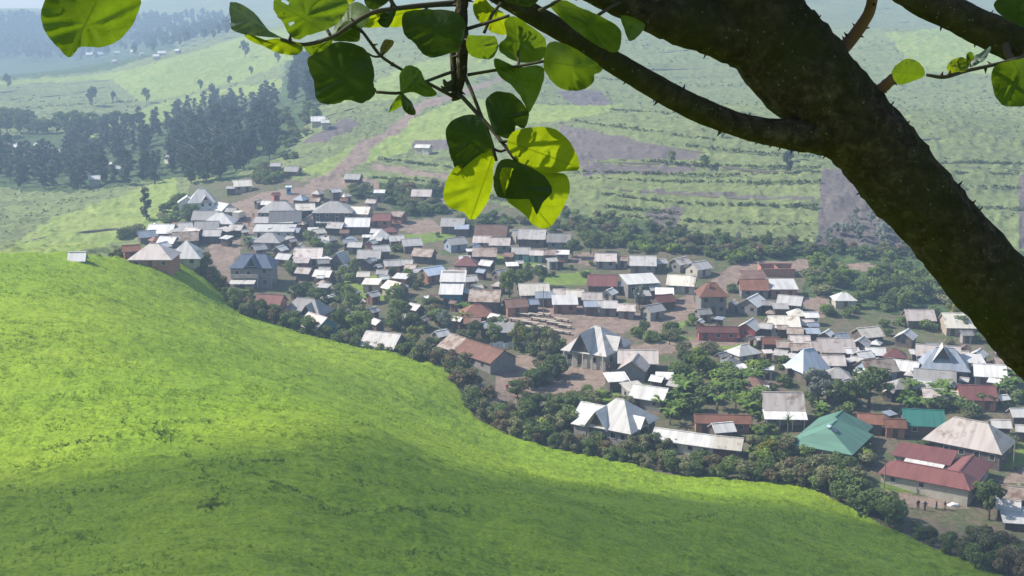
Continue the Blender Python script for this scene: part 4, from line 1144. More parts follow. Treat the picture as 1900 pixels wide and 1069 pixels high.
# bananas
g = random.Random(9)
for (x0, y0, x1, y1, n, lb) in ((1245,712,1415,765,30,'banana plant in the thick clump above the long rust red roof'),(1660,738,1775,775,16,'banana plant in the row behind the teal green roof'),(1850,708,1895,742,6,'banana plant at the right edge below the long red roof'),
    (1225,760,1262,790,5,'banana plant between the white house of many gables and the long white hall'),(1500,765,1530,790,4,'banana plant behind the green hip roof'),(838,585,868,610,4,'banana plant below the tall teal house'),(1385,770,1400,800,3,'banana plant left of the white veranda house'),(455,455,465,470,2,'banana plant beside the road at the slate blue building')):
    for i in range(n):
        x, y = g.uniform(x0, x1), g.uniform(y0, y1); BANANA.put(gpos(x, y), g.uniform(2.8, 4.4), lb, 'banana plants', wide=1.15); VEG.append((x, y, 8))
for i in range(26):
    x, y = g.uniform(1250, 1420), g.uniform(690, 765); BUSH.put(gpos(x, y), g.uniform(2.4, 4.2), 'green bush growing among the thick banana clump', 'bushes among the bananas', vi=g.choice((0, 2)), wide=1.2)
# small palm in front of the white veranda house
e = empty('palm_tree', gpos(1461, 812), 0, 'small spiky palm in front of the white veranda house', 'palm')
m_ = MB()
for k in range(22):
    a = k*2.4; el = R(-15+100*((k*7) % 22)/22); L_ = 1.7+.4*((k*5) % 7)/7; dx, dy = math.cos(a), math.sin(a); vs = []
    for i in range(5):
        t = i/4; x = L_*t*math.cos(el); z = 3.6+L_*t*math.sin(el)-.5*t*t; ww = .11*(1-t)+.01
        for sg in (-1, 1): vs.append((dx*x-dy*ww*sg, dy*x+dx*ww*sg, z))
    m_.add(vs, [(2*i, 2*i+1, 2*i+3, 2*i+2) for i in range(4)])
m_.build('crown', F_dark, e); MB().tube([(0,0,-.5),(.05,0,1.8),(0,0,3.7)], [.16,.13,.15], 8).build('trunk', M_trunk, e, True)
# --- filling greenery
def free(x, y, k=1.0):
    for h_ in HOUSES:
        if abs(x-h_['cx']) < h_['w']*.5*k+4 and -16*k < y-h_['cy'] < 24*k: return False
    ax, ay = np.array([float(x)]), np.array([float(y)])
    for P_ in DIRT:
        if inside(P_, ax, ay)[0]: return False
    return True
def scatter(poly, n, kind, h0, h1, label, group, seed, vi=None, k=1.0, wide=(.9, 1.3), gap=7, check=True, ymin=150, name=None):
    g = random.Random(seed); P_ = np.array(poly, float); done = 0; tries = 0; lo, hi = P_.min(0), P_.max(0)
    mine = []
    while done < n and tries < n*40:
        tries += 1; x, y = g.uniform(lo[0], hi[0]), g.uniform(lo[1], hi[1])
        if not inside(poly, np.array([x]), np.array([y]))[0]: continue
        if check and not free(x, y, k): continue
        if any((x-a)**2+(2.2*(y-b))**2 < gap*gap for a, b in mine): continue
        mine.append((x, y)); lb = label(x, y) if callable(label) else label
        kind.put(gpos(x, y, ymin), g.uniform(h0, h1), lb, group, vi=g.choice(vi) if vi else None, wide=g.uniform(*wide), seed=seed*7919+done, name=name); done += 1
def vz(what):
    def f(x, y):
        if y < 420: z = 'among the topmost houses'
        elif x < 640: z = 'on the left side of the village'
        elif x < 900: z = 'in the middle left of the village'
        elif x < 1160: z = 'round the market yard' if y < 660 else 'above the field hedge in the middle'
        elif x < 1440: z = 'along the market road' if y < 640 else 'in front of the green hip roof'
        else: z = 'in the dense right hand cluster' if y < 740 else 'round the red L shaped house'
        return what+' '+z
    return f
VIL = [(440,440),(560,430),(760,400),(1080,470),(1330,500),(1480,560),(1640,590),(1900,640),(1900,850),(1640,900),(1400,880),(1200,850),(1000,800),(880,740),(860,690),(700,640),(560,600),(440,550)]
scatter(VIL, 165, BUSH, 1.4, 3.0, vz('garden bush between the houses'), 'garden bushes between the houses', 21)
scatter([(520,500),(660,480),(800,540),(830,640),(680,640),(560,570)], 34, SHRUB, 2.8, 5.0, 'tall garden shrub among the scattered houses at the left', 'tall shrubs among houses at the left', 22, k=.75, name='garden_shrub')
scatter([(880,600),(1010,625),(1040,650),(1040,690),(960,740),(1000,670),(930,640)], 16, SHRUB, 2.6, 4.4, 'tall shrub along the bare earth yard beside the rusty house', 'shrubs along the bare yard', 23, k=.6, name='garden_shrub', check=False)
scatter([(1030,745),(1120,740),(1090,770),(1060,800),(1000,800),(930,770)], 26, SHRUB, 2.6, 4.4, 'shrub on the slope left of the white house of many gables', 'shrubs beside the white gabled house', 24, k=.6, name='garden_shrub')
scatter([(1160,790),(1230,800),(1240,840),(1180,850)], 8, SHRUB, 2.4, 3.6, 'shrub between the white house of many gables and the hedge', 'shrubs beside the white gabled house', 27, k=.4, name='garden_shrub')
scatter([(1390,830),(1470,838),(1540,870),(1600,880),(1620,915),(1500,905),(1400,885)], 24, SHRUB, 2.4, 4.2, 'shrub below the eaves of the green hip roof', 'shrubs below the green roof', 25, k=.3, name='garden_shrub', check=False)
scatter([(1640,735),(1900,745),(1900,765),(1830,760),(1700,760)], 26, BUSH, 1.8, 3.4, 'green bush in the belt of plants behind the teal and pale roofs', 'bushes behind the pale hip roof', 26, k=.5)
# ravine and slope foot on the right
scatter([(1480,500),(1560,490),(1700,500),(1900,540),(1900,640),(1820,640),(1640,570),(1600,600),(1540,540)], 62, TREE, 3.2, 6.0, 'bushy tree in the green ravine at the right', 'trees of the right hand ravine', 31, vi=(0,1,3,1,2), k=.7, wide=(1,1.5), gap=11)
scatter([(1480,495),(1900,530),(1900,650),(1840,640),(1640,600),(1560,590),(1500,540)], 70, BUSH, 2.0, 3.6, 'low bush in the green ravine at the right', 'bushes of the right hand ravine', 32, k=.7, wide=(1.1,1.7), name='ravine_bush')
scatter([(1040,395),(1200,412),(1330,442),(1480,452),(1700,466),(1700,488),(1480,478),(1300,474),(1180,452),(1040,424)], 92, SHRUB, 1.8, 3.6, 'dark shrub in the belt at the foot of the terraced hillside', 'shrubs at the foot of the hillside', 33, wide=(1.1,1.7), gap=8, name='slope_shrub', check=False)
scatter([(1070,440),(1180,450),(1330,475),(1400,480),(1380,495),(1300,480),(1110,465)], 40, BUSH, 1.8, 3.2, 'bush on the bright bank above the market houses', 'bushes on the bank above the market', 34, vi=(0,2,4), k=.8, name='bank_bush')
scatter([(640,342),(830,350),(838,395),(770,405),(700,378),(645,360)], 44, SHRUB, 2.4, 4.6, 'shrub in the dense thicket above the upper houses', 'shrubs of the upper thicket', 35, k=.7, wide=(1,1.5), name='slope_shrub')
scatter([(840,415),(900,400),(1040,420),(1060,440),(960,425),(860,430)], 24, BUSH, 1.8, 3.2, 'bush behind the back row of houses', 'bushes behind the back row', 36, k=.5)
scatter([(225,445),(330,400),(345,420),(250,440)], 12, BUSH, 2.0, 4.2, 'bush at the left tip of the village', 'bushes at the left tip', 37, k=.5)
scatter([(298,400),(350,380),(360,415),(320,415)], 9, SHRUB, 4, 6.5, 'dark tall shrub left of the tall white house', 'shrubs left of the tall white house', 38, k=.2, vi=(0,4), name='slope_shrub')
scatter([(470,315),(540,290),(560,300),(560,330),(480,345)], 20, BUSH, 2, 3.6, 'bush on the slope between dark forest and dirt track', 'bushes below the dark forest', 39, name='slope_bush')
scatter([(520,215),(560,190),(600,215),(560,260),(530,290)], 24, BUSH, 2.4, 4, 'bush at the right edge of the dark forest', 'bushes at the forest edge', 40, name='slope_bush')
scatter([(1530,405),(1600,385),(1670,440),(1680,462),(1530,460)], 16, TREE, 3, 5.4, 'pale young tree at the lower edge of the dark ploughed field', 'pale trees on the ploughed field', 41, vi=(5,), wide=(.6,.9), check=False)
scatter([(1260,440),(1520,452),(1520,462),(1300,456)], 14, TREE, 2.6, 4, 'small round tree in the line below the terraced hillside', 'small trees below the terraces', 42, vi=(1,5,3), wide=(.7,.95), gap=16, check=False)
# wooded parts of the left valley
scatter([(330,250),(400,240),(510,235),(520,290),(430,335),(340,345),(310,300)], 78, EUC, 9, 13.5, 'tall dark tree in the near block of forest above the village', 'trees of the near forest block', 51, check=False, wide=(1.2,1.7), gap=8, ymin=300)
scatter([(110,265),(250,232),(400,190),(515,178),(515,232),(330,258),(250,300),(120,318)], 110, EUC, 7, 10.5, 'tree in the long forest belt across the left valley', 'trees of the long forest belt', 52, check=False, wide=(1.3,1.9), gap=8, ymin=300)
scatter([(535,130),(600,110),(600,190),(560,200),(535,195)], 30, EUC, 13, 18, 'tree in the dark strip of forest behind the hanging leaves', 'trees of the dark forest strip', 53, check=False, gap=6, ymin=400)
scatter([(-20,285),(120,300),(330,310),(300,340),(110,362),(20,350),(-20,345)], 60, EUC, 8, 12, 'tree in the hazy valley bottom at the left edge', 'trees of the valley bottom', 54, check=False, wide=(1.2,1.8), gap=10, ymin=300)
scatter([(-20,225),(60,230),(60,250),(-20,255)], 16, TREE, 8, 14, 'hazy tree in the clump at the far left', 'trees of the far left clump', 55, vi=(0,), check=False, gap=6, ymin=400)
scatter([(60,240),(250,232),(280,242),(60,252)], 22, TREE, 6, 11, 'hazy tree in the broken row across the left meadow', 'trees of the broken row', 56, vi=(0,1), check=False, gap=9, ymin=400)
for (x, y, h) in ((455,108,14),(515,118,9),(372,168,8),(426,158,7),(272,192,11),(172,198,14),(332,212,10),(15,165,12),(210,190,8),(466,140,7),(395,182,10)):
    TREE.put(gpos(x, y, 400), h, 'single tree dotted on the pale far meadow', 'single trees on the far meadow', vi=0, wide=.6)
# far woods that read as one mass
g = np.random.default_rng(77); V_ = []
base = leaf_cloud(blobs_round(8, 7, 2, 15, 1500, .3), 120, 1.5, 1501)
for _ in range(900):
    x = g.uniform(-60, 430); y = g.uniform(38, 118)
    lim = 135-.22*max(0, x-150)
    if y > lim: continue
    if 150 < x < 260 and 90 < y < 122 and g.random() < .75: continue
    p = ground(x, y, 0, 1150)
    if p.y < 1150: continue
    s = g.uniform(.7, 1.3); V_.append(base*s+np.array([p.x, p.y, H(p.x, p.y)]))
for _ in range(60):
    x = g.uniform(-60, 262); p = ground(x, 40, 0, 1600); s = g.uniform(.9, 1.7); V_.append(base*s*.7+np.array([p.x, p.y, H(p.x, p.y)-3]))
fo = link('far_forest', cloud_mesh('far_forest', np.concatenate(V_), F_euc)); fo['kind'] = 'stuff'
# far hamlets, each house its own thing
FH = [(25,266,16),(30,271,14),(75,268,18),(90,288,16),(97,295,14),(139,309,20),(141,326,22),(170,313,12),(175,328,20),(205,302,12),(218,309,14),(318,286,26),(108,278,10),(50,264,9),
      (166,99,10),(184,98,16),(217,96,10),(247,94,9),(212,112,8),(262,98,8),(300,96,14),(330,92,10),(290,102,10),(590,219,24),(603,224,14),(779,270,17),(792,270,18)]
FW = ['left','right']
for i, (x, y, w_) in enumerate(FH):
    lb = ('pale roofed hut in the hazy hamlet among the valley trees at the left' if y > 240 and x < 350 else 'tiny pale hut in the far bluish hamlet under the mountains' if y < 130 else
          {590:'white house on the brown plot above the village',603:'low white shed joined to the house on the brown plot',779:'left one of two white sheds on the green hillside',792:'right one of two white sheds on the green hillside'}[x])
    grp = 'huts of the hazy hamlet' if (y > 240 and x < 350) else 'huts of the far hamlet' if y < 130 else None
    e = house(x, y, w_*1.15, (12, -20, 5, 40)[i % 4] if x < 400 else (-25 if y > 250 else 10), 'g', 'white', 'cream', label=lb, bare=True, name='far_house', cat='hut' if x < 400 else 'shed' if x != 590 else 'house', ymin=380, pit=.7, h=2.6)
    if grp: e['group'] = grp

def spline(pts_, n):
    P = [np.array(p, float) for p in pts_]; P = [2*P[0]-P[1]]+P+[2*P[-1]-P[-2]]; out = []
    for i in range(1, len(P)-2):
        for k in range(n):
            t = k/n; a, b, c, d = P[i-1:i+3]
            out.append(.5*((2*b)+(c-a)*t+(2*a-5*b+4*c-d)*t*t+(3*b-a-3*c+d)*t**3))
    out.append(P[-2]); return out
# low growth on the terraced slopes: tussocks and bushes nobody could count
g = np.random.default_rng(81); V_ = []
bc = [leaf_cloud(blobs_round(3, .9, .1, .6, 1600+i, .5), 16, .26, 1610+i) for i in range(6)]
okc = (cls == 3) & (GY > 330) & (GY < 900)
ii, jj = np.nonzero(okc)
for _ in range(9000):
    k = g.integers(len(ii)); x, y, z = GX[ii[k], jj[k]], GY[ii[k], jj[k]], GZ[ii[k], jj[k]]
    px_ = PX[ii[k], jj[k]]
    if px_ < -60 or px_ > 1960: continue
    dn = fbm(np.array([x/38]), np.array([y/12]), 3, 83)[0]
    if dn < g.uniform(-.45, .55): continue
    s = g.uniform(.35, .9)*(1+max(0, y-450)/500); V_.append(bc[k % 6]*s+np.array([x+g.uniform(-1, 1), y+g.uniform(-1, 1), z-.05]))
for pl in ([(1060,320),(1200,323),(1350,327),(1520,323)],[(1090,334),(1250,338),(1400,340),(1520,338)],[(1120,362),(1250,378),(1400,382),(1515,384)],[(1150,402),(1300,412),(1500,420)],[(1130,385),(1250,396)],[(1280,272),(1400,284),(1520,292)],[(1190,300),(1300,307),(1420,312),(1520,312)],[(1690,306),(1800,303),(1900,306)],[(1690,322),(1800,324),(1900,326)],
  [(1060,225),(1180,242),(1330,262)],[(690,332),(760,336),(830,344)],[(700,296),(770,304),(830,312)],[(560,200),(620,190),(700,150)],[(1130,205),(1250,212),(1400,214)],[(1700,345),(1900,350)],[(1710,380),(1900,390)],[(840,300),(900,330),(1040,345)],[(850,360),(950,372),(1040,385)],[(1000,130),(1150,150),(1300,160)],[(0,205),(120,196),(250,190)],[(0,230),(140,222)]):
    sp = spline(pl, 40)
    for q in sp:
        if g.random() < .2: continue
        p = gpos(q[0]+g.normal()*2, q[1]+g.normal()*.6, 300); V_.append(bc[g.integers(6)]*g.uniform(.7, 1.6)+np.array(p))
sc_ = link('slope_scrub', cloud_mesh('slope_scrub', np.concatenate(V_), foliage('leaf_scrub', (.09,.115,.05), (.18,.21,.085), .2, .2))); sc_['kind'] = 'stuff'
# terrace edges: narrow bare banks running across the slope
M_bank = plain('bare_bank', (.115,.10,.07), .95)
def strip(pts_, wd, name='terrace_bank', mat=None, up=.25):
    sp = spline(pts_, 14); vs = []; 
    W3 = [np.array(gpos(q[0], q[1], 300)) for q in sp]
    for i, p in enumerate(W3):
        d = W3[min(i+1, len(W3)-1)]-W3[max(i-1, 0)]; d[2] = 0; d /= np.linalg.norm(d)+1e-9; n2 = np.array([-d[1], d[0], 0]); w_ = wd*(.7+.5*abs(vnoise(np.array([i*.6]), np.array([pts_[0][0]]))[0]))
        for s_, hh in ((-1, -.3), (-.5, up), (.5, up), (1, -.3)):
            q = p+n2*w_*s_; vs.append((q[0], q[1], H(q[0], q[1])+hh))
    m = MB(); m.add(vs, [(4*i+j, 4*i+j+1, 4*i+j+5, 4*i+j+4) for i in range(len(W3)-1) for j in range(3)])
    o = m.build(name, mat or M_bank); o['kind'] = 'structure'; return o
for pl in ([(1060,300),(1180,303),(1300,306),(1420,318),(1520,318)],[(1180,356),(1290,364),(1400,370),(1520,372)],[(1100,345),(1180,356)],[(1030,232),(1160,262),(1310,284)],[(1100,418),(1280,432),(1450,448)],
    [(1700,318),(1800,312),(1900,318)],[(1430,62),(1560,52),(1720,38)],[(1120,78),(1230,62),(1330,50)],[(1130,108),(1260,95),(1300,88)],[(1150,130),(1300,128)],[(560,235),(620,212),(660,200)],[(690,300),(760,316),(830,322)],[(0,172),(110,158),(210,148)],[(20,185),(120,176),(205,160)],
    [(10,462),(90,440),(210,425),(225,432)],[(1560,30),(1650,15),(1720,5)],[(1480,262),(1600,262),(1740,258)]):
    strip(pl, .55)

# grass of the near field: tufts all over, taller dark grass along old furrows
g = np.random.default_rng(91)
def tufts(X, Y, s, nb, seed):
    n = len(X); Z = Zf(X, Y); k = nb; gg = np.random.default_rng(seed)
    a = gg.random((n, k))*6.283; ln = s[:, None]*(.6+.8*gg.random((n, k))); wd = .16*s[:, None]*(.7+.6*gg.random((n, k))); lean = .35+.75*gg.random((n, k))
    dx, dy = np.cos(a), np.sin(a); b0 = np.stack([X[:, None]+dx*.25*s[:, None], Y[:, None]+dy*.25*s[:, None], np.repeat(Z[:, None], k, 1)-.05], -1)
    side = np.stack([-dy*wd, dx*wd, 0*wd], -1); mid = b0+np.stack([dx*ln*lean*.4, dy*ln*lean*.4, ln*.6], -1); tip = b0+np.stack([dx*ln*lean, dy*ln*lean, ln*.85], -1)
    return np.stack([b0-side, b0+side, mid+side*.8, tip], 2).reshape(-1, 3)
lgY = np.log(np.maximum(rowsY, 1e-3))
def Zf(X, Y):
    """height of the finished ground mesh"""
    i = np.clip(np.searchsorted(rowsY, Y)-1, 0, nR-2); A = X/(Y+45); j = np.clip(np.searchsorted(colA, A)-1, 0, nC-2)
    fi = (Y-rowsY[i])/(rowsY[i+1]-rowsY[i]); fj = (A-colA[j])/(colA[j+1]-colA[j])
    return (GZ[i, j]*(1-fi)+GZ[i+1, j]*fi)*(1-fj)+(GZ[i, j+1]*(1-fi)+GZ[i+1, j+1]*fi)*fj
def in_field(X, Y):
    p = proj(X, Y, Zf(X, Y)); return (p[0] > -60) & (p[0] < 1960) & (Y < np.interp(p[0], EDGE[:, 0], EDGE[:, 1])-.6)
X = g.uniform(-115, 85, 90000); Y = 100+(290-100)*g.random(90000)**1.15
dn = fbm((X+6*vnoise(X/20, Y/30, 5))/7+Y/18, Y/2.6, 4, 95); ok = in_field(X, Y) & (dn > g.uniform(-.9, .75, 90000)); X, Y, dn = X[ok], Y[ok], dn[ok]
F_grass = foliage('grass_blades', (.135,.225,.012), (.255,.34,.024), .4, .06)
gt = link('field_grass', cloud_mesh('field_grass', tufts(X, Y, g.uniform(.13, .30, len(X))*(1+.35*np.clip(dn, -.5, 1)), 5, 1), F_grass)); gt['kind'] = 'stuff'
LX, LY, LS = [], [], []
for pl, wd in (([(95,826),(180,817),(285,805),(315,815)],1.1),([(215,783),(320,789),(430,780)],.8),([(300,795),(400,832),(472,885)],.5),([(465,863),(530,862)],.8),([(380,934),(412,937)],1.5),([(590,945),(700,955),(800,948),(878,945)],1.0),([(500,905),(545,912),(600,930)],.5),([(0,625),(110,627)],.6),
   ([(500,708),(560,702),(605,700)],.5),([(660,783),(700,795)],.9),([(330,830),(380,880),(440,940)],.4),([(0,905),(120,915),(220,905)],.5),([(560,885),(700,905),(840,915),(960,910)],.5),([(1180,965),(1270,970),(1330,958)],.5),([(1040,930),(1160,945)],.4),([(250,720),(420,735),(560,720)],.35),([(740,860),(860,850)],.4),([(60,980),(180,1000)],.5),([(760,1030),(830,1024)],.9)):
    sp = spline(pl, 16); W3 = [np.array(gpos(q[0], q[1], 90)) for q in sp]
    for a, b in zip(W3, W3[1:]):
        for _ in range(int(2.2+2.2*wd)):
            t = g.random()
            if g.random() < .55: continue
            p = a*(1-t)+b*t; LX.append(p[0]+g.normal()*wd*.4); LY.append(p[1]+g.normal()*wd*.6); LS.append(g.uniform(.16, .36)*(.6+.4*wd))
F_tall = foliage('tall_grass_blades', (.075,.125,.014), (.13,.19,.02), .35, .3)
tg = link('tall_grass', cloud_mesh('tall_grass', tufts(np.array(LX), np.array(LY), np.array(LS), 7, 2), F_tall)); tg['kind'] = 'stuff'
# ------------------------------------------------------------------ the thorny tree close to the camera
def bark():
    m, t, out = nt('thorn_tree_bark'); v = coords(t)
    a = noise(t, v, 26, 7, .72, .4); b = noise(t, coords(t, scale=(1, 1, .6)), 42, 5, .7); w_ = noise(t, v, 2.2, 3)
    c = ramp(t, a, [(.34, (.018,.014,.010)), (.52, (.048,.037,.024)), (.68, (.105,.085,.058))])
    c = mixc(t, ramp(t, w_, [(.42,(0,0,0)),(.6,(.75,.75,.75))]), c, (.034,.036,.009))
    sp = noise(t, v, 70, 2, .5); c = mixc(t, ramp(t, sp, [(.68,(0,0,0)),(.74,(.6,.6,.6))]), c, (.22,.21,.18))
    mx = N(t, 'ShaderNodeMath', operation='ADD'); t.links.new(a, mx.inputs[0]); t.links.new(b, mx.inputs[1])
    bsdf(t, out, c, .95, 0, (mx.outputs[0], .9, .02), .1); return m
M_bark = bark()
M_redtwig = plain('young_red_bark', (.15,.075,.055), .8); M_twig = plain('twig_bark', (.045,.038,.022), .85); M_thorn = plain('thorn', (.03,.024,.018), .7)
tb = Vector((4.4, 4.3, 0)); tb.z = H(tb.x, tb.y)
tree = empty('thorn_tree', tb, 0, 'big dark thorny tree leaning across the upper right, close to the viewer', 'tree')
def addpart(o):  # world-space mesh hung on the tree
    o.parent = tree; o.matrix_parent_inverse = Matrix.Translation(-tb); return o
def limb(name, pts_, mat, n=10, sides=20, rough=.05, thorns=0, seed=1, tail=None, dens=6):
    """pts: (px, py, depth, radius px)"""
    sp = spline(pts_, dens); path = [at(q[0], q[1], q[2]) for q in sp]; rad = [max(.0015, q[3]*q[2]/F) for q in sp]
    if tail: 
        path = [Vector(p) for p, r in tail]+path; rad = [r for p, r in tail]+rad
        qs = spline([(*p, r) for p, r in zip(path[:len(tail)+1], rad[:len(tail)+1])], 8)
        path = [Vector(q[:3]) for q in qs[:-1]]+path[len(tail):]; rad = [q[3] for q in qs[:-1]]+rad[len(tail):]
    m = MB(); m.tube(path, rad, sides)
    g = random.Random(seed)
    nv = np.array(m.v); k = 0
    for i, (p, r) in enumerate(zip(path, rad)):
        for j in range(sides):
            v = Vector(m.v[i*sides+j]); d = v-p
            f = 1+rough*(vnoise(np.array([i*.7+seed]), np.array([j*2.1+seed*3]))[0]+.9*vnoise(np.array([v.x*9+v.y*5]), np.array([v.z*9+seed]), 3)[0])
            m.v[i*sides+j] = tuple(p+d*f)
    o = addpart(m.build(name, mat, None, True))
    if thorns:
        for q in range(thorns):
            i = g.randrange(1, len(path)-1); p = path[i]; r = rad[i]; d = (path[i+1]-path[i-1]).normalized()
            a = g.random()*6.283; u = d.cross(Vector((.2, 1, .1))).normalized(); w_ = d.cross(u); n_v = (u*math.cos(a)+w_*math.sin(a)).normalized()
            L_ = g.uniform(.007, .016); bs = L_*.38
            tm = MB(); tm.tube([p+n_v*r*.9, p+n_v*(r+L_*.5)+d*L_*.12, p+n_v*(r+L_)+d*L_*.3], [bs, bs*.5, .0006], 6)
            th = tm.build('thorn', M_thorn, None); th.parent = o
    return o
bp = at(2110, 815, 4.12)
limb('trunk', [(2110,815,4.12,84),(2000,695,4.06,80),(1900,590,4.0,78),(1770,446,4.0,72),(1660,318,4.0,73),(1570,218,4.0,79),(1450,95,4.0,88),(1392,20,4.0,86),(1345,-70,4.05,84),(1290,-200,4.15,72),(1250,-420,4.3,60)], M_bark, sides=36, rough=.075, thorns=46, seed=3, dens=14,
     tail=[((tb.x, tb.y, tb.z-.3), .26), ((tb.x-.15, tb.y-.02, tb.z+.35), .20), ((bp.x+1.2, bp.y+.08, bp.z-1.15), .165)])
limb('branch', [(1600,262,4.0,42),(1530,252,3.97,37),(1470,250,3.92,29),(1400,240,3.88,24.5),(1330,217,3.85,23),(1250,180,3.8,22.5),(1150,122,3.74,21),(1050,62,3.7,20),(930,-8,3.64,19),(840,-62,3.6,17),(700,-150,3.5,12)], M_bark, sides=20, rough=.05, thorns=64, seed=5, dens=10)
limb('branch', [(1400,75,4.0,60),(1330,52,3.95,54),(1260,38,3.92,44),(1200,18,3.88,36),(1110,-22,3.84,32),(1000,-80,3.8,26),(820,-190,3.7,18)], M_bark, sides=20, rough=.06, thorns=26, seed=6, dens=10)
limb('branch', [(1540,118,4.02,14),(1570,84,4.02,11.5),(1598,48,4.0,10.5),(1616,12,3.98,10),(1622,-40,3.95,9),(1640,-120,3.9,7)], M_redtwig, sides=12, rough=.08, thorns=12, seed=7)
limb('branch', [(1610,186,4.0,12),(1632,168,3.98,10),(1650,152,3.96,9.5),(1662,143,3.95,8.5)], M_redtwig, sides=12, rough=.1, thorns=5, seed=8)
limb('branch', [(1340,-60,4.05,50),(1500,-70,3.9,36),(1640,-38,3.75,28),(1720,5,3.7,29),(1800,42,3.66,31),(1880,78,3.62,33),(1960,116,3.6,35),(2080,150,3.6,30),(2260,170,3.65,20)], M_bark, sides=22, rough=.06, thorns=30, seed=9, dens=10)
limb('branch', [(1040,-60,3.4,14),(940,-70,3.3,13),(870,-40,3.15,12),(856,20,3.12,11.5),(858,75,3.1,11),(857,130,3.1,9.5),(850,165,3.1,9),(845,181,3.1,6)], M_bark, sides=14, rough=.12, thorns=26, seed=10)
TW = [[(845,30,3.12,8),(840,80,3.12,6.5),(842,130,3.11,6),(843,175,3.1,4)],
 [(858,5,3.14,6),(789,10,3.1,5),(735,16,3.05,4.6),(690,24,3.02,4.4),(650,47,3,4.2),(616,69,2.98,4),(563,83,2.96,3.6),(520,72,2.94,3)],
 [(645,48,3,3),(668,55,3.02,3),(688,80,3.03,3),(708,105,3.05,3),(745,129,3.06,3),(795,155,3.08,3.2),(842,180,3.1,3.4)],[(708,105,3.05,2.2),(694,105,3.04,2),(680,98,3.03,2)],[(708,105,3.05,2),(712,98,3.06,2)],
 [(698,171,3.02,3),(745,172,3.04,3),(789,152,3.06,3),(842,132,3.1,3.2)],[(868,139,3.1,3.4),(915,131,3.08,3),(961,123,3.06,3),(1008,114,3.04,3)],
 [(850,172,3.1,4.2),(885,210,3.06,4),(913,241,3.04,3.8),(936,270,3.02,3.4),(960,302,3,3)],[(862,140,3.1,4),(876,172,3.08,3.6),(889,205,3.06,3.4),(908,252,3.04,3.2),(921,298,3,3)],[(917,245,3.04,3),(930,262,3.02,2.8),(944,262,3.02,2.6)],[(913,275,3.04,2.6),(928,281,3.02,2.4),(940,277,3.02,2.2)],
 [(862,55,3.12,4),(905,42,3.1,3.4),(945,29,3.08,3)],[(898,62,3.1,3),(912,30,3.1,3),(930,5,3.1,3)],[(595,5,3.02,3),(600,40,3,3.2),(614,68,2.98,3.4)],[(960,60,3.1,2.4),(961,100,3.08,2.4),(963,122,3.06,2.6)],
 [(1000,20,3.3,3.4),(1030,5,3.28,3),(1060,-20,3.3,3)],[(1110,28,3.6,3.2),(1135,12,3.7,3),(1150,5,3.8,3)],
 [(735,16,3.05,4),(725,0,3.05,4),(716,-30,3.05,4)],
 [(1905,90,3.6,6),(1898,106,3.5,4.5),(1850,119,3.42,3.6),(1795,131,3.36,3.4),(1752,143,3.32,3.6),(1720,139,3.3,3)],[(1868,78,3.6,8),(1870,100,3.55,7),(1885,116,3.5,6)],
 [(856,176,3.1,6),(848,182,3.1,5),(838,186,3.1,2.5)],[(842,152,3.1,5),(830,158,3.09,6),(823,148,3.08,2)],[(838,165,3.1,5),(828,166,3.09,4),(818,160,3.09,1.5)]]
for k, pth in enumerate(TW): limb('twig', pth, M_twig, sides=8, rough=.06, thorns=(6 if len(pth) > 5 else 0), seed=20+k, dens=5)
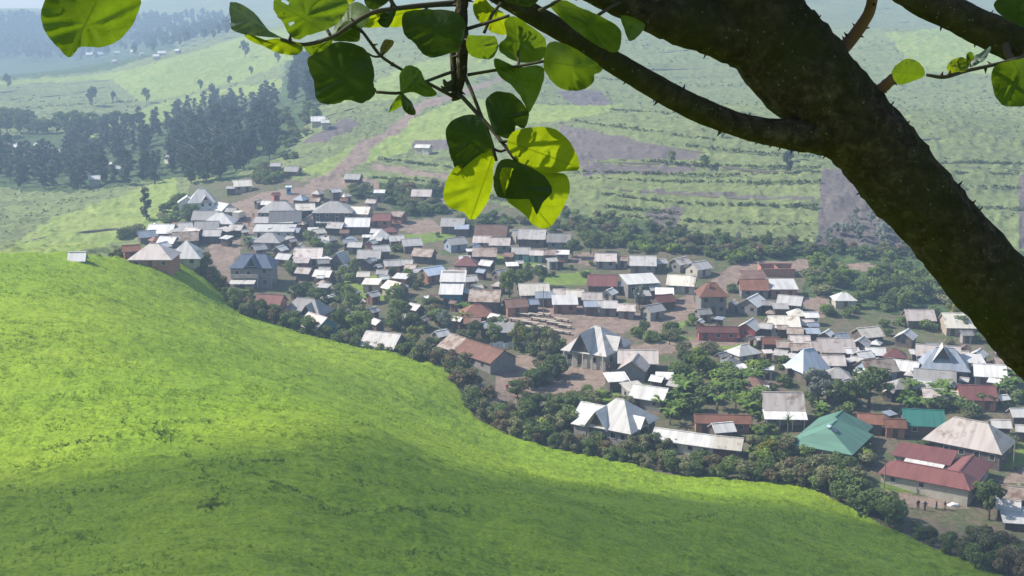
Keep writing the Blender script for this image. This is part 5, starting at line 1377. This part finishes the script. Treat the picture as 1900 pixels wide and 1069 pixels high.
def leafmat(name, dif, tra, w=.55):
    m, t, out = nt(name)
    uv = N(t, 'ShaderNodeUVMap'); sx = N(t, 'ShaderNodeSeparateXYZ'); t.links.new(uv.outputs[0], sx.inputs[0])
    def M(op, a, b=0.0):
        n = N(t, 'ShaderNodeMath', operation=op)
        for s_, v in zip(n.inputs, (a, b)):
            if hasattr(v, 'is_linked'): t.links.new(v, s_)
            else: s_.default_value = v
        return n.outputs[0]
    av = M('ABSOLUTE', sx.outputs[1]); nz = noise(t, coords(t), 30, 2)
    mid = M('LESS_THAN', av, .011)
    fr = M('FRACT', M('MULTIPLY', M('SUBTRACT', M('ADD', sx.outputs[0], M('MULTIPLY', nz, .05)), M('MULTIPLY', av, .75)), 5.0)); side = M('LESS_THAN', M('ABSOLUTE', M('SUBTRACT', fr, .5)), .028)
    vor = N(t, 'ShaderNodeTexVoronoi', feature='DISTANCE_TO_EDGE'); vor.inputs['Scale'].default_value = 190; t.links.new(coords(t), vor.inputs['Vector']); net = M('LESS_THAN', vor.outputs['Distance'], .045)
    vein = M('MAXIMUM', M('MAXIMUM', mid, M('MULTIPLY', side, .55)), M('MULTIPLY', net, .22))
    bl = ramp(t, noise(t, coords(t), 16, 5, .7), [(.35,(.72,.74,.6)),(.55,(1,1,1)),(.7,(1.12,1.08,1.2))])
    spot = ramp(t, noise(t, coords(t), 55, 3, .6), [(.69,(1,1,1)),(.73,(.55,.42,.3))])
    def col(c, vc):
        a = mixc(t, 1, c, bl, 'MULTIPLY'); a = mixc(t, 1, a, spot, 'MULTIPLY'); return mixc(t, vein, a, vc)
    p = N(t, 'ShaderNodeBsdfPrincipled'); p.inputs['Roughness'].default_value = .45; p.inputs['Specular IOR Level'].default_value = .35
    tr = N(t, 'ShaderNodeBsdfTranslucent'); mx = N(t, 'ShaderNodeMixShader'); mx.inputs[0].default_value = w
    t.links.new(col(dif, tuple(x*1.7 for x in dif)), p.inputs['Base Color']); t.links.new(col(tra, tuple(x*.55 for x in tra)), tr.inputs[0])
    bp_ = N(t, 'ShaderNodeBump'); bp_.inputs['Strength'].default_value = .5; bp_.inputs['Distance'].default_value = .004
    hh = M('SUBTRACT', M('MULTIPLY', noise(t, coords(t), 26, 3), .6), vein); t.links.new(hh, bp_.inputs['Height']); t.links.new(bp_.outputs[0], p.inputs['Normal'])
    t.links.new(p.outputs[0], mx.inputs[1]); t.links.new(tr.outputs[0], mx.inputs[2]); t.links.new(mx.outputs[0], out.inputs[0]); return m
LMAT = dict(y=leafmat('leaf_young_lit', (.06,.10,.010), (.31,.39,.006), .55), g=leafmat('leaf_green', (.045,.085,.012), (.16,.25,.008), .5), d=leafmat('leaf_shaded', (.018,.04,.010), (.06,.11,.010), .35), s=leafmat('leaf_silver_sky', (.10,.135,.125), (.12,.16,.08), .3), b=leafmat('leaf_brown', (.10,.09,.03), (.30,.24,.06), .5))  # young yellow copy also holds sun glow, dark copy holds shade, as colour
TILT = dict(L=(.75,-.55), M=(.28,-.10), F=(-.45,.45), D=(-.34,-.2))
def leaf(pts_, depth, tilt, mat, base=0, cup=.012, holes=0):
    P = np.array(pts_, float); n = len(P); Q = []
    for i in range(n):
        a, b, c, d = P[i-1], P[i], P[(i+1) % n], P[(i+2) % n]
        for k in range(4):
            t = k/4; Q.append(.5*((2*b)+(c-a)*t+(2*a-5*b+4*c-d)*t*t+(3*b-a-3*c+d)*t**3))
    Q = np.array(Q); Q += rng.normal(size=Q.shape)*.45
    c = Q.mean(0); gx, gz = TILT[tilt] if isinstance(tilt, str) else tilt
    B = P[base]; far_ = P[np.argmax(((P-B)**2).sum(1))]; ax = far_-B; ln = np.linalg.norm(ax); ax = ax/ln; nx = np.array([-ax[1], ax[0]])
    size = np.sqrt(((Q-c)**2).sum(1)).mean()
    rings = [1, .82, .6, .36, .15]; vs = []; uvs = []
    def pt(q, r):
        dx, dy = (q-c)*depth/F; rel_ = (q-B)/ln; v_ = rel_@nx
        dy_ = depth+gx*dx-gz*dy
        dy_ += cup*(abs(v_)*2.2)**1.3 - cup*.8*(rel_@ax)**2 + .0035*math.sin((rel_@ax-abs(v_)*.75)*31)*min(1, abs(v_)*5)
        dy_ += .007*float(vnoise(np.array([q[0]/28]), np.array([q[1]/28]), 7)[0])*r
        uvs.append((float(rel_@ax), float(v_))); return at(q[0], q[1], dy_)
    for r in rings:
        for q in Q: vs.append(pt(c+(q-c)*r, r))
    vs.append(pt(c, 0)); m_ = len(Q); fs = []
    for i in range(len(rings)-1):
        for k in range(m_): fs.append((i*m_+k, i*m_+(k+1) % m_, (i+1)*m_+(k+1) % m_, (i+1)*m_+k))
    for q_ in range(holes):
        i_, k_ = int(rng.integers(1, 3)), int(rng.integers(0, m_-2)); dead = {i_*m_+k_, i_*m_+k_+1} if q_ % 2 else {i_*m_+k_}
        fs = [f_ for n_f, f_ in enumerate(fs) if f_[0] not in dead]
    L_ = len(rings)-1
    for k in range(m_): fs.append((L_*m_+k, L_*m_+(k+1) % m_, len(vs)-1))
    me = mesh('leaf', vs, fs, LMAT[mat], True); ul = me.uv_layers.new(name='leafuv')
    for lp in me.loops: ul.data[lp.index].uv = uvs[lp.vertex_index]
    return addpart(link('leaf', me))
LV = [
 ([(200,-40),(258,-6),(257,20),(240,55),(215,78),(185,88),(150,87),(139,98),(128,107),(110,90),(88,65),(76,35),(83,2),(120,-40)],2.7,'M','g'),
 ([(522,70),(500,57),(470,22),(437,4),(425,10),(428,40),(432,57),(470,66)],2.9,'D','s'),  # silver tint holds the sky reflected on the curled underside
 ([(562,86),(548,78),(520,71),(480,75),(452,58),(462,74),(490,86),(512,97),(540,103),(556,99)],2.94,'M','y'),
 ([(600,57),(624,45),(641,24),(644,0),(600,-32),(530,-22),(508,3),(513,29),(524,40),(537,66),(555,74),(570,66)],2.96,'M','g'),
 ([(617,74),(624,58),(643,38),(663,47),(667,75),(640,77)],3.02,'D','g'),
 ([(618,74),(650,72),(676,48),(688,20),(662,4),(636,18),(622,46)],3.06,'F','g'),
 ([(566,84),(600,80),(616,72),(612,90),(580,102),(572,98)],3.0,'M','g'),
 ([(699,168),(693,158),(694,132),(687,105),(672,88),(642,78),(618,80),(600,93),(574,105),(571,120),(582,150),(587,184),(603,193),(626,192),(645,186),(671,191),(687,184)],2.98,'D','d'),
 ([(745,172),(768,171),(789,180),(811,174),(789,150),(779,129),(758,121),(744,133),(741,150)],3.03,'M','g'),
 ([(745,173),(763,189),(771,210),(763,214),(748,202)],3.01,'D','d'),([(745,174),(731,186),(721,208),(735,203),(748,194)],3.04,'M','g'),
 ([(712,102),(705,95),(713,74),(731,76),(726,88)],3.06,'M','b'),
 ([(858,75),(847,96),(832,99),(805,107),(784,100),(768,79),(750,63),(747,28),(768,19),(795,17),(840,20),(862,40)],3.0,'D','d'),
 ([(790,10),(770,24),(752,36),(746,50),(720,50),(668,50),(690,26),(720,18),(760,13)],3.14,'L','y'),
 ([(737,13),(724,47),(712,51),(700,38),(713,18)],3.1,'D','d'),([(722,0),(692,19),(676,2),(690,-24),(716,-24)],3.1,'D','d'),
 ([(913,12),(937,28),(940,64),(914,60),(903,51),(884,34),(877,8),(895,-6)],3.14,'L','y'),
 ([(866,68),(885,66),(917,68),(925,84),(916,106),(896,110),(870,99)],3.06,'L','g'),
 ([(961,115),(929,97),(927,82),(941,66),(935,42),(953,30),(989,52),(1011,72),(1013,100),(997,114)],3.08,'M','g'),
 ([(961,124),(1001,122),(1010,139),(1000,175),(981,210),(973,193),(953,163),(925,139),(918,108)],3.07,'M','g'),
 ([(1008,114),(1021,78),(1062,88),(1102,113),(1118,129),(1103,139),(1102,150),(1086,165),(1054,168),(1029,157),(1012,134)],3.02,'M','g'),
 ([(1111,28),(1142,46),(1153,64),(1146,96),(1122,92),(1086,70),(1045,38),(1020,8),(1045,0),(1072,12)],3.5,'M','g'),
 ([(1154,28),(1198,46),(1170,77),(1158,52)],3.7,'M','g'),
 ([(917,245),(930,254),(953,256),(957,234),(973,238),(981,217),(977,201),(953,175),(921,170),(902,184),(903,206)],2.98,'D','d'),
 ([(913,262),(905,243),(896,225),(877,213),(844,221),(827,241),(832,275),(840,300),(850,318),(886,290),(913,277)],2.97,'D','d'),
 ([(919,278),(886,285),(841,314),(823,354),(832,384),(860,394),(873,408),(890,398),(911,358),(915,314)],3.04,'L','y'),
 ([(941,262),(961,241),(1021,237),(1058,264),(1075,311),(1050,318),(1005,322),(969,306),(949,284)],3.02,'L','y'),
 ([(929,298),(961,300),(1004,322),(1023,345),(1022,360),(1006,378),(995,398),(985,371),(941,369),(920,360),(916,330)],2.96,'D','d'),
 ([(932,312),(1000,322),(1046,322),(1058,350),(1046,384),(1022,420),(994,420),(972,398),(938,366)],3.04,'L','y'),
 ([(1716,139),(1706,117),(1683,109),(1664,120),(1655,133),(1664,156),(1688,153)],3.3,'L','g'),
 ([(1790,134),(1799,115),(1784,106),(1767,112),(1756,124),(1766,139)],3.34,'M','y'),([(1798,124),(1803,108),(1822,96),(1838,87),(1830,108),(1815,119)],3.36,'F','s'),([(1795,118),(1794,101),(1802,96),(1808,108)],3.35,'M','g'),
 ([(1880,112),(1915,112),(1925,150),(1918,190),(1870,198),(1851,186),(1842,164),(1843,126)],3.4,'M','g'),
 ([(1880,-12),(1930,-10),(1935,40),(1905,50),(1875,40),(1850,22),(1845,4)],3.45,'D','d'),
 ([(1000,-6),(985,12),(955,8),(930,-4),(960,-20)],3.3,'D','d'),([(660,-2),(640,8),(618,-4),(636,-24)],3.1,'M','y'),
]
for k_l, a in enumerate(LV): leaf(*a, holes=(3 if k_l == 3 else 0))
# unseen crown leaves added above the picture to shade the trunk and limbs
Vt = []; g = random.Random(31)
samp = [(1980,680,4.05),(1900,590,4),(1840,520,4),(1770,446,4),(1710,380,4),(1660,318,4),(1610,262,4),(1570,218,4),(1510,155,4),(1450,95,4),(1392,20,4),(1345,-70,4.05),(1500,252,3.95),(1400,240,3.88),(1300,205,3.83),(1200,152,3.78),(1100,95,3.72),(1000,35,3.67),(1300,45,3.93),(1200,18,3.88),(1720,5,3.7),(1800,42,3.66),(1880,78,3.62)]
SD = Vector((math.sin(R(-80))*math.cos(R(44)), math.cos(R(-80))*math.cos(R(44)), math.sin(R(44))))
n_l = 0
while n_l < 900:
    q = g.choice(samp); p = at(*q)+SD*g.uniform(.5, 4.2)+Vector((g.gauss(0, .14), g.uniform(-.12, .16), g.gauss(0, .14)))
    px_, py_ = proj(p.x, p.y, p.z)
    if py_ > -75 or p.z > 82.9: continue
    s = g.uniform(.06, .10); u = Vector((g.gauss(0, 1), g.gauss(0, 1), g.gauss(0, 1))).normalized(); n2 = (SD+Vector((g.gauss(0, .6), g.gauss(0, .6), g.gauss(0, .6)))).normalized(); a = n2.cross(u).normalized(); b = n2.cross(a)
    for k in range(6):
        an = k*math.pi/3; Vt.append(p+a*math.cos(an)*s*1.1+b*math.sin(an)*s)
    n_l += 1
fm = mesh('foliage', Vt, [tuple(range(6*i, 6*i+6)) for i in range(n_l)], LMAT['g']); fm.uv_layers.new(name='leafuv'); fol = addpart(link('foliage', fm)); fol['kind'] = 'stuff'
# ------------------------------------------------------------------ labels of the remaining houses: what they look like and what they stand by
LM = [h_ for h_ in HOUSES if h_['label'] and h_['cx'] > 220]
SHORT = {}
PLACES = [(375,364,'tall white house'),(346,456,'pale pyramid roof'),(286,461,'long pinkish hip roof'),(472,490,'slate blue building'),(590,600,'teal walled house'),(839,530,'tall white roofed teal house'),(1108,630,'big grey dormer house'),(886,650,'long rusty house'),
 (1320,540,'rust topped tower house'),(1332,607,'long low red house'),(1150,770,'white house of many gables'),(1543,806,'green hip roof'),(1735,860,'red L shaped house'),(1752,668,'steep tiered grey roof'),(1454,755,'white veranda house'),(1184,670,'L shaped pinkish house'),
 (1499,670,'steep blue grey hip roof'),(911,443,'pinkish twin roofs'),(802,500,'light blue sheet roof'),(1610,735,'big dark round tree'),(1187,516,'tall grey building with slanting roof'),(945,530,'bright green round tree'),(1340,774,'long rust red roof'),(1273,808,'long white hall'),(518,381,'large grey hip roof on the square'),(620,381,'grey hip roof with dark walls'),
 (708,432,'white sided pyramid roof'),(884,572,'rusty brown hip roof'),(1048,556,'bright white market roof'),(1265,517,'cream roof with window row'),(1712,769,'teal green roof'),(1800,796,'big pale hip roof'),(631,475,'steep white tent roof'),(1380,645,'white diamond hip roof'),(1118,517,'long red brown roof'),(1550,636,'long pinkish roof of the right cluster'),(732,527,'long slanting cream roof'),(568,574,'grey roof with small front gable'),(1626,674,'large taupe gabled roof'),(1453,593,'cream bungalow'),(1566,547,'white hip roof among trees'),(510,423,'long bright white roof'),(1208,724,'broad white slanting roof'),(1811,723,'long red roof at the far right'),(990,533,'long cream market roof'),(966,463,'mint walled house')]
used = {h_['label'] for h_ in HOUSES if h_['label']}
TY = dict(g='gable', h='hip', p='pyramid', s='lean-to')
def rel(dx, dy):
    if abs(dx) > 1.6*abs(dy): return 'right of' if dx > 0 else 'left of'
    return 'in front of' if dy > 0 else 'behind'
for h_ in HOUSES:
    if h_['label']: h_['e']['label'] = h_['label']; continue
    wd = 'small ' if h_['w'] < 30 else 'wide ' if h_['w'] > 46 else ''
    noun = 'hut' if h_['w'] <= 24 else 'house'
    near = sorted(PLACES, key=lambda q: math.hypot(q[0]-h_['cx'], 1.6*(q[1]-h_['cy'])))
    head = f"{wd}{RWORD[h_['roof']]} {TY[h_['typ']]} roofed {noun}"
    for a in (0, 1, 2, 3):
        r_ = rel(h_['cx']-near[a][0], h_['cy']-near[a][1]); lb = f"{head} {r_} the {near[a][2]}"
        if lb not in used and len(lb.split()) <= 16: break
    else:
        lb = f"{head} between the {near[0][2]} and the {near[1][2]}"
    used.add(lb); h_['e']['label'] = lb
for h_ in HOUSES: 
    if h_['typ'] != 'x' and h_['cx'] > 220 and 'group' not in h_['e'] and h_['e'].name.split('.')[0] in ('house', 'hut'): h_['e']['group'] = 'houses of the village'

for o in bpy.data.objects:
    if 'label' in o and len(o['label'].split()) > 16: print('LONG', o.name, o['label'])
# ------------------------------------------------------------------ light, air, sky
SUN_AZ, SUN_EL = R(-80), R(44)   # azimuth measured from +Y (view) towards +X
S = Vector((math.sin(SUN_AZ)*math.cos(SUN_EL), math.cos(SUN_AZ)*math.cos(SUN_EL), math.sin(SUN_EL)))
sl = bpy.data.lights.new('sun', 'SUN'); sl.energy = 5.0; sl.angle = R(.53); sl.color = (1, .95, .86)
so = bpy.data.objects.new('sun', sl); COL.objects.link(so); so.rotation_euler = S.to_track_quat('Z', 'Y').to_euler()
w = bpy.data.worlds.new('World'); scene.world = w; w.use_nodes = True
wt = w.node_tree; wt.nodes.clear()
wo = wt.nodes.new('ShaderNodeOutputWorld'); bg = wt.nodes.new('ShaderNodeBackground'); sky = wt.nodes.new('ShaderNodeTexSky')
sky.sky_type = 'NISHITA'; sky.sun_disc = False; sky.sun_elevation = SUN_EL; sky.sun_rotation = SUN_AZ
sky.altitude = 1500; sky.air_density = 1.2; sky.dust_density = 3; bg.inputs[1].default_value = .13
wt.links.new(sky.outputs[0], bg.inputs[0]); wt.links.new(bg.outputs[0], wo.inputs[0])
HAZE = 4.5e-4
hz = MB().box(-2200, -60, -60, 2200, 3000, 190).build('haze', None); hz['kind'] = 'stuff'
m, t, out = nt('haze_air')
pv = N(t, 'ShaderNodeVolumePrincipled'); pv.inputs['Color'].default_value = (.57, .77, 1, 1); pv.inputs['Density'].default_value = HAZE; pv.inputs['Anisotropy'].default_value = .1
t.links.new(pv.outputs[0], out.inputs['Volume']); hz.data.materials.append(m)
scene.view_settings.view_transform = 'Standard'; scene.view_settings.look = 'None'; scene.view_settings.exposure = .78; scene.view_settings.gamma = 1

# unseen cumulus added far to the left, shaped to shade the near field
CL = [(-112,122,27),(-86,124,27),(-60,124,27),(-35,125,27),(-12,140,26),(2,160,25),(12,178,21),(18,190,14),(35,165,22),(20,135,22)]
g = random.Random(4); cm = bmesh.new(); T_ = 1350
for (u, v, r) in CL:
    for k in range(3):
        c = Vector((u+g.uniform(-9, 9)*(k > 0), v+g.uniform(-6, 4)*(k > 0), 35))+S*T_; rr = r*(1 if k == 0 else g.uniform(.55, .8)); c.z += (0 if k == 0 else g.uniform(-6, 14))
        b2 = bmesh.ops.create_icosphere(cm, subdivisions=4, radius=rr)
        for vv in b2['verts']:
            d = vv.co.normalized(); f = 1+.16*float(vnoise(np.array([d.x*3+u]), np.array([d.y*3+d.z*4+v]), 9)[0])+.09*float(vnoise(np.array([d.x*8+u]), np.array([d.y*8+d.z*9]), 12)[0])
            vv.co = Vector((vv.co.x, vv.co.y, vv.co.z*.85))*f+c
me = bpy.data.meshes.new('shade_cloud'); cm.to_mesh(me); cm.free(); m, t, out = nt('cloud_white'); cd = N(t, 'ShaderNodeBsdfDiffuse'); cd.inputs[0].default_value = (.85,.85,.86,1); ctp = N(t, 'ShaderNodeBsdfTransparent'); cmx = N(t, 'ShaderNodeMixShader'); cmx.inputs[0].default_value = .52
t.links.new(ctp.outputs[0], cmx.inputs[1]); t.links.new(cd.outputs[0], cmx.inputs[2]); t.links.new(cmx.outputs[0], out.inputs[0])
co_ = link('shade_cloud', me); rmod = co_.modifiers.new('remesh', 'REMESH'); rmod.mode = 'VOXEL'; rmod.voxel_size = 2.2
ev = bpy.data.meshes.new_from_object(co_.evaluated_get(bpy.context.evaluated_depsgraph_get())); co_.modifiers.clear(); co_.data = ev; ev.materials.clear(); ev.materials.append(m)
co_.data.polygons.foreach_set('use_smooth', [True]*len(co_.data.polygons))
co_['kind'] = 'structure'
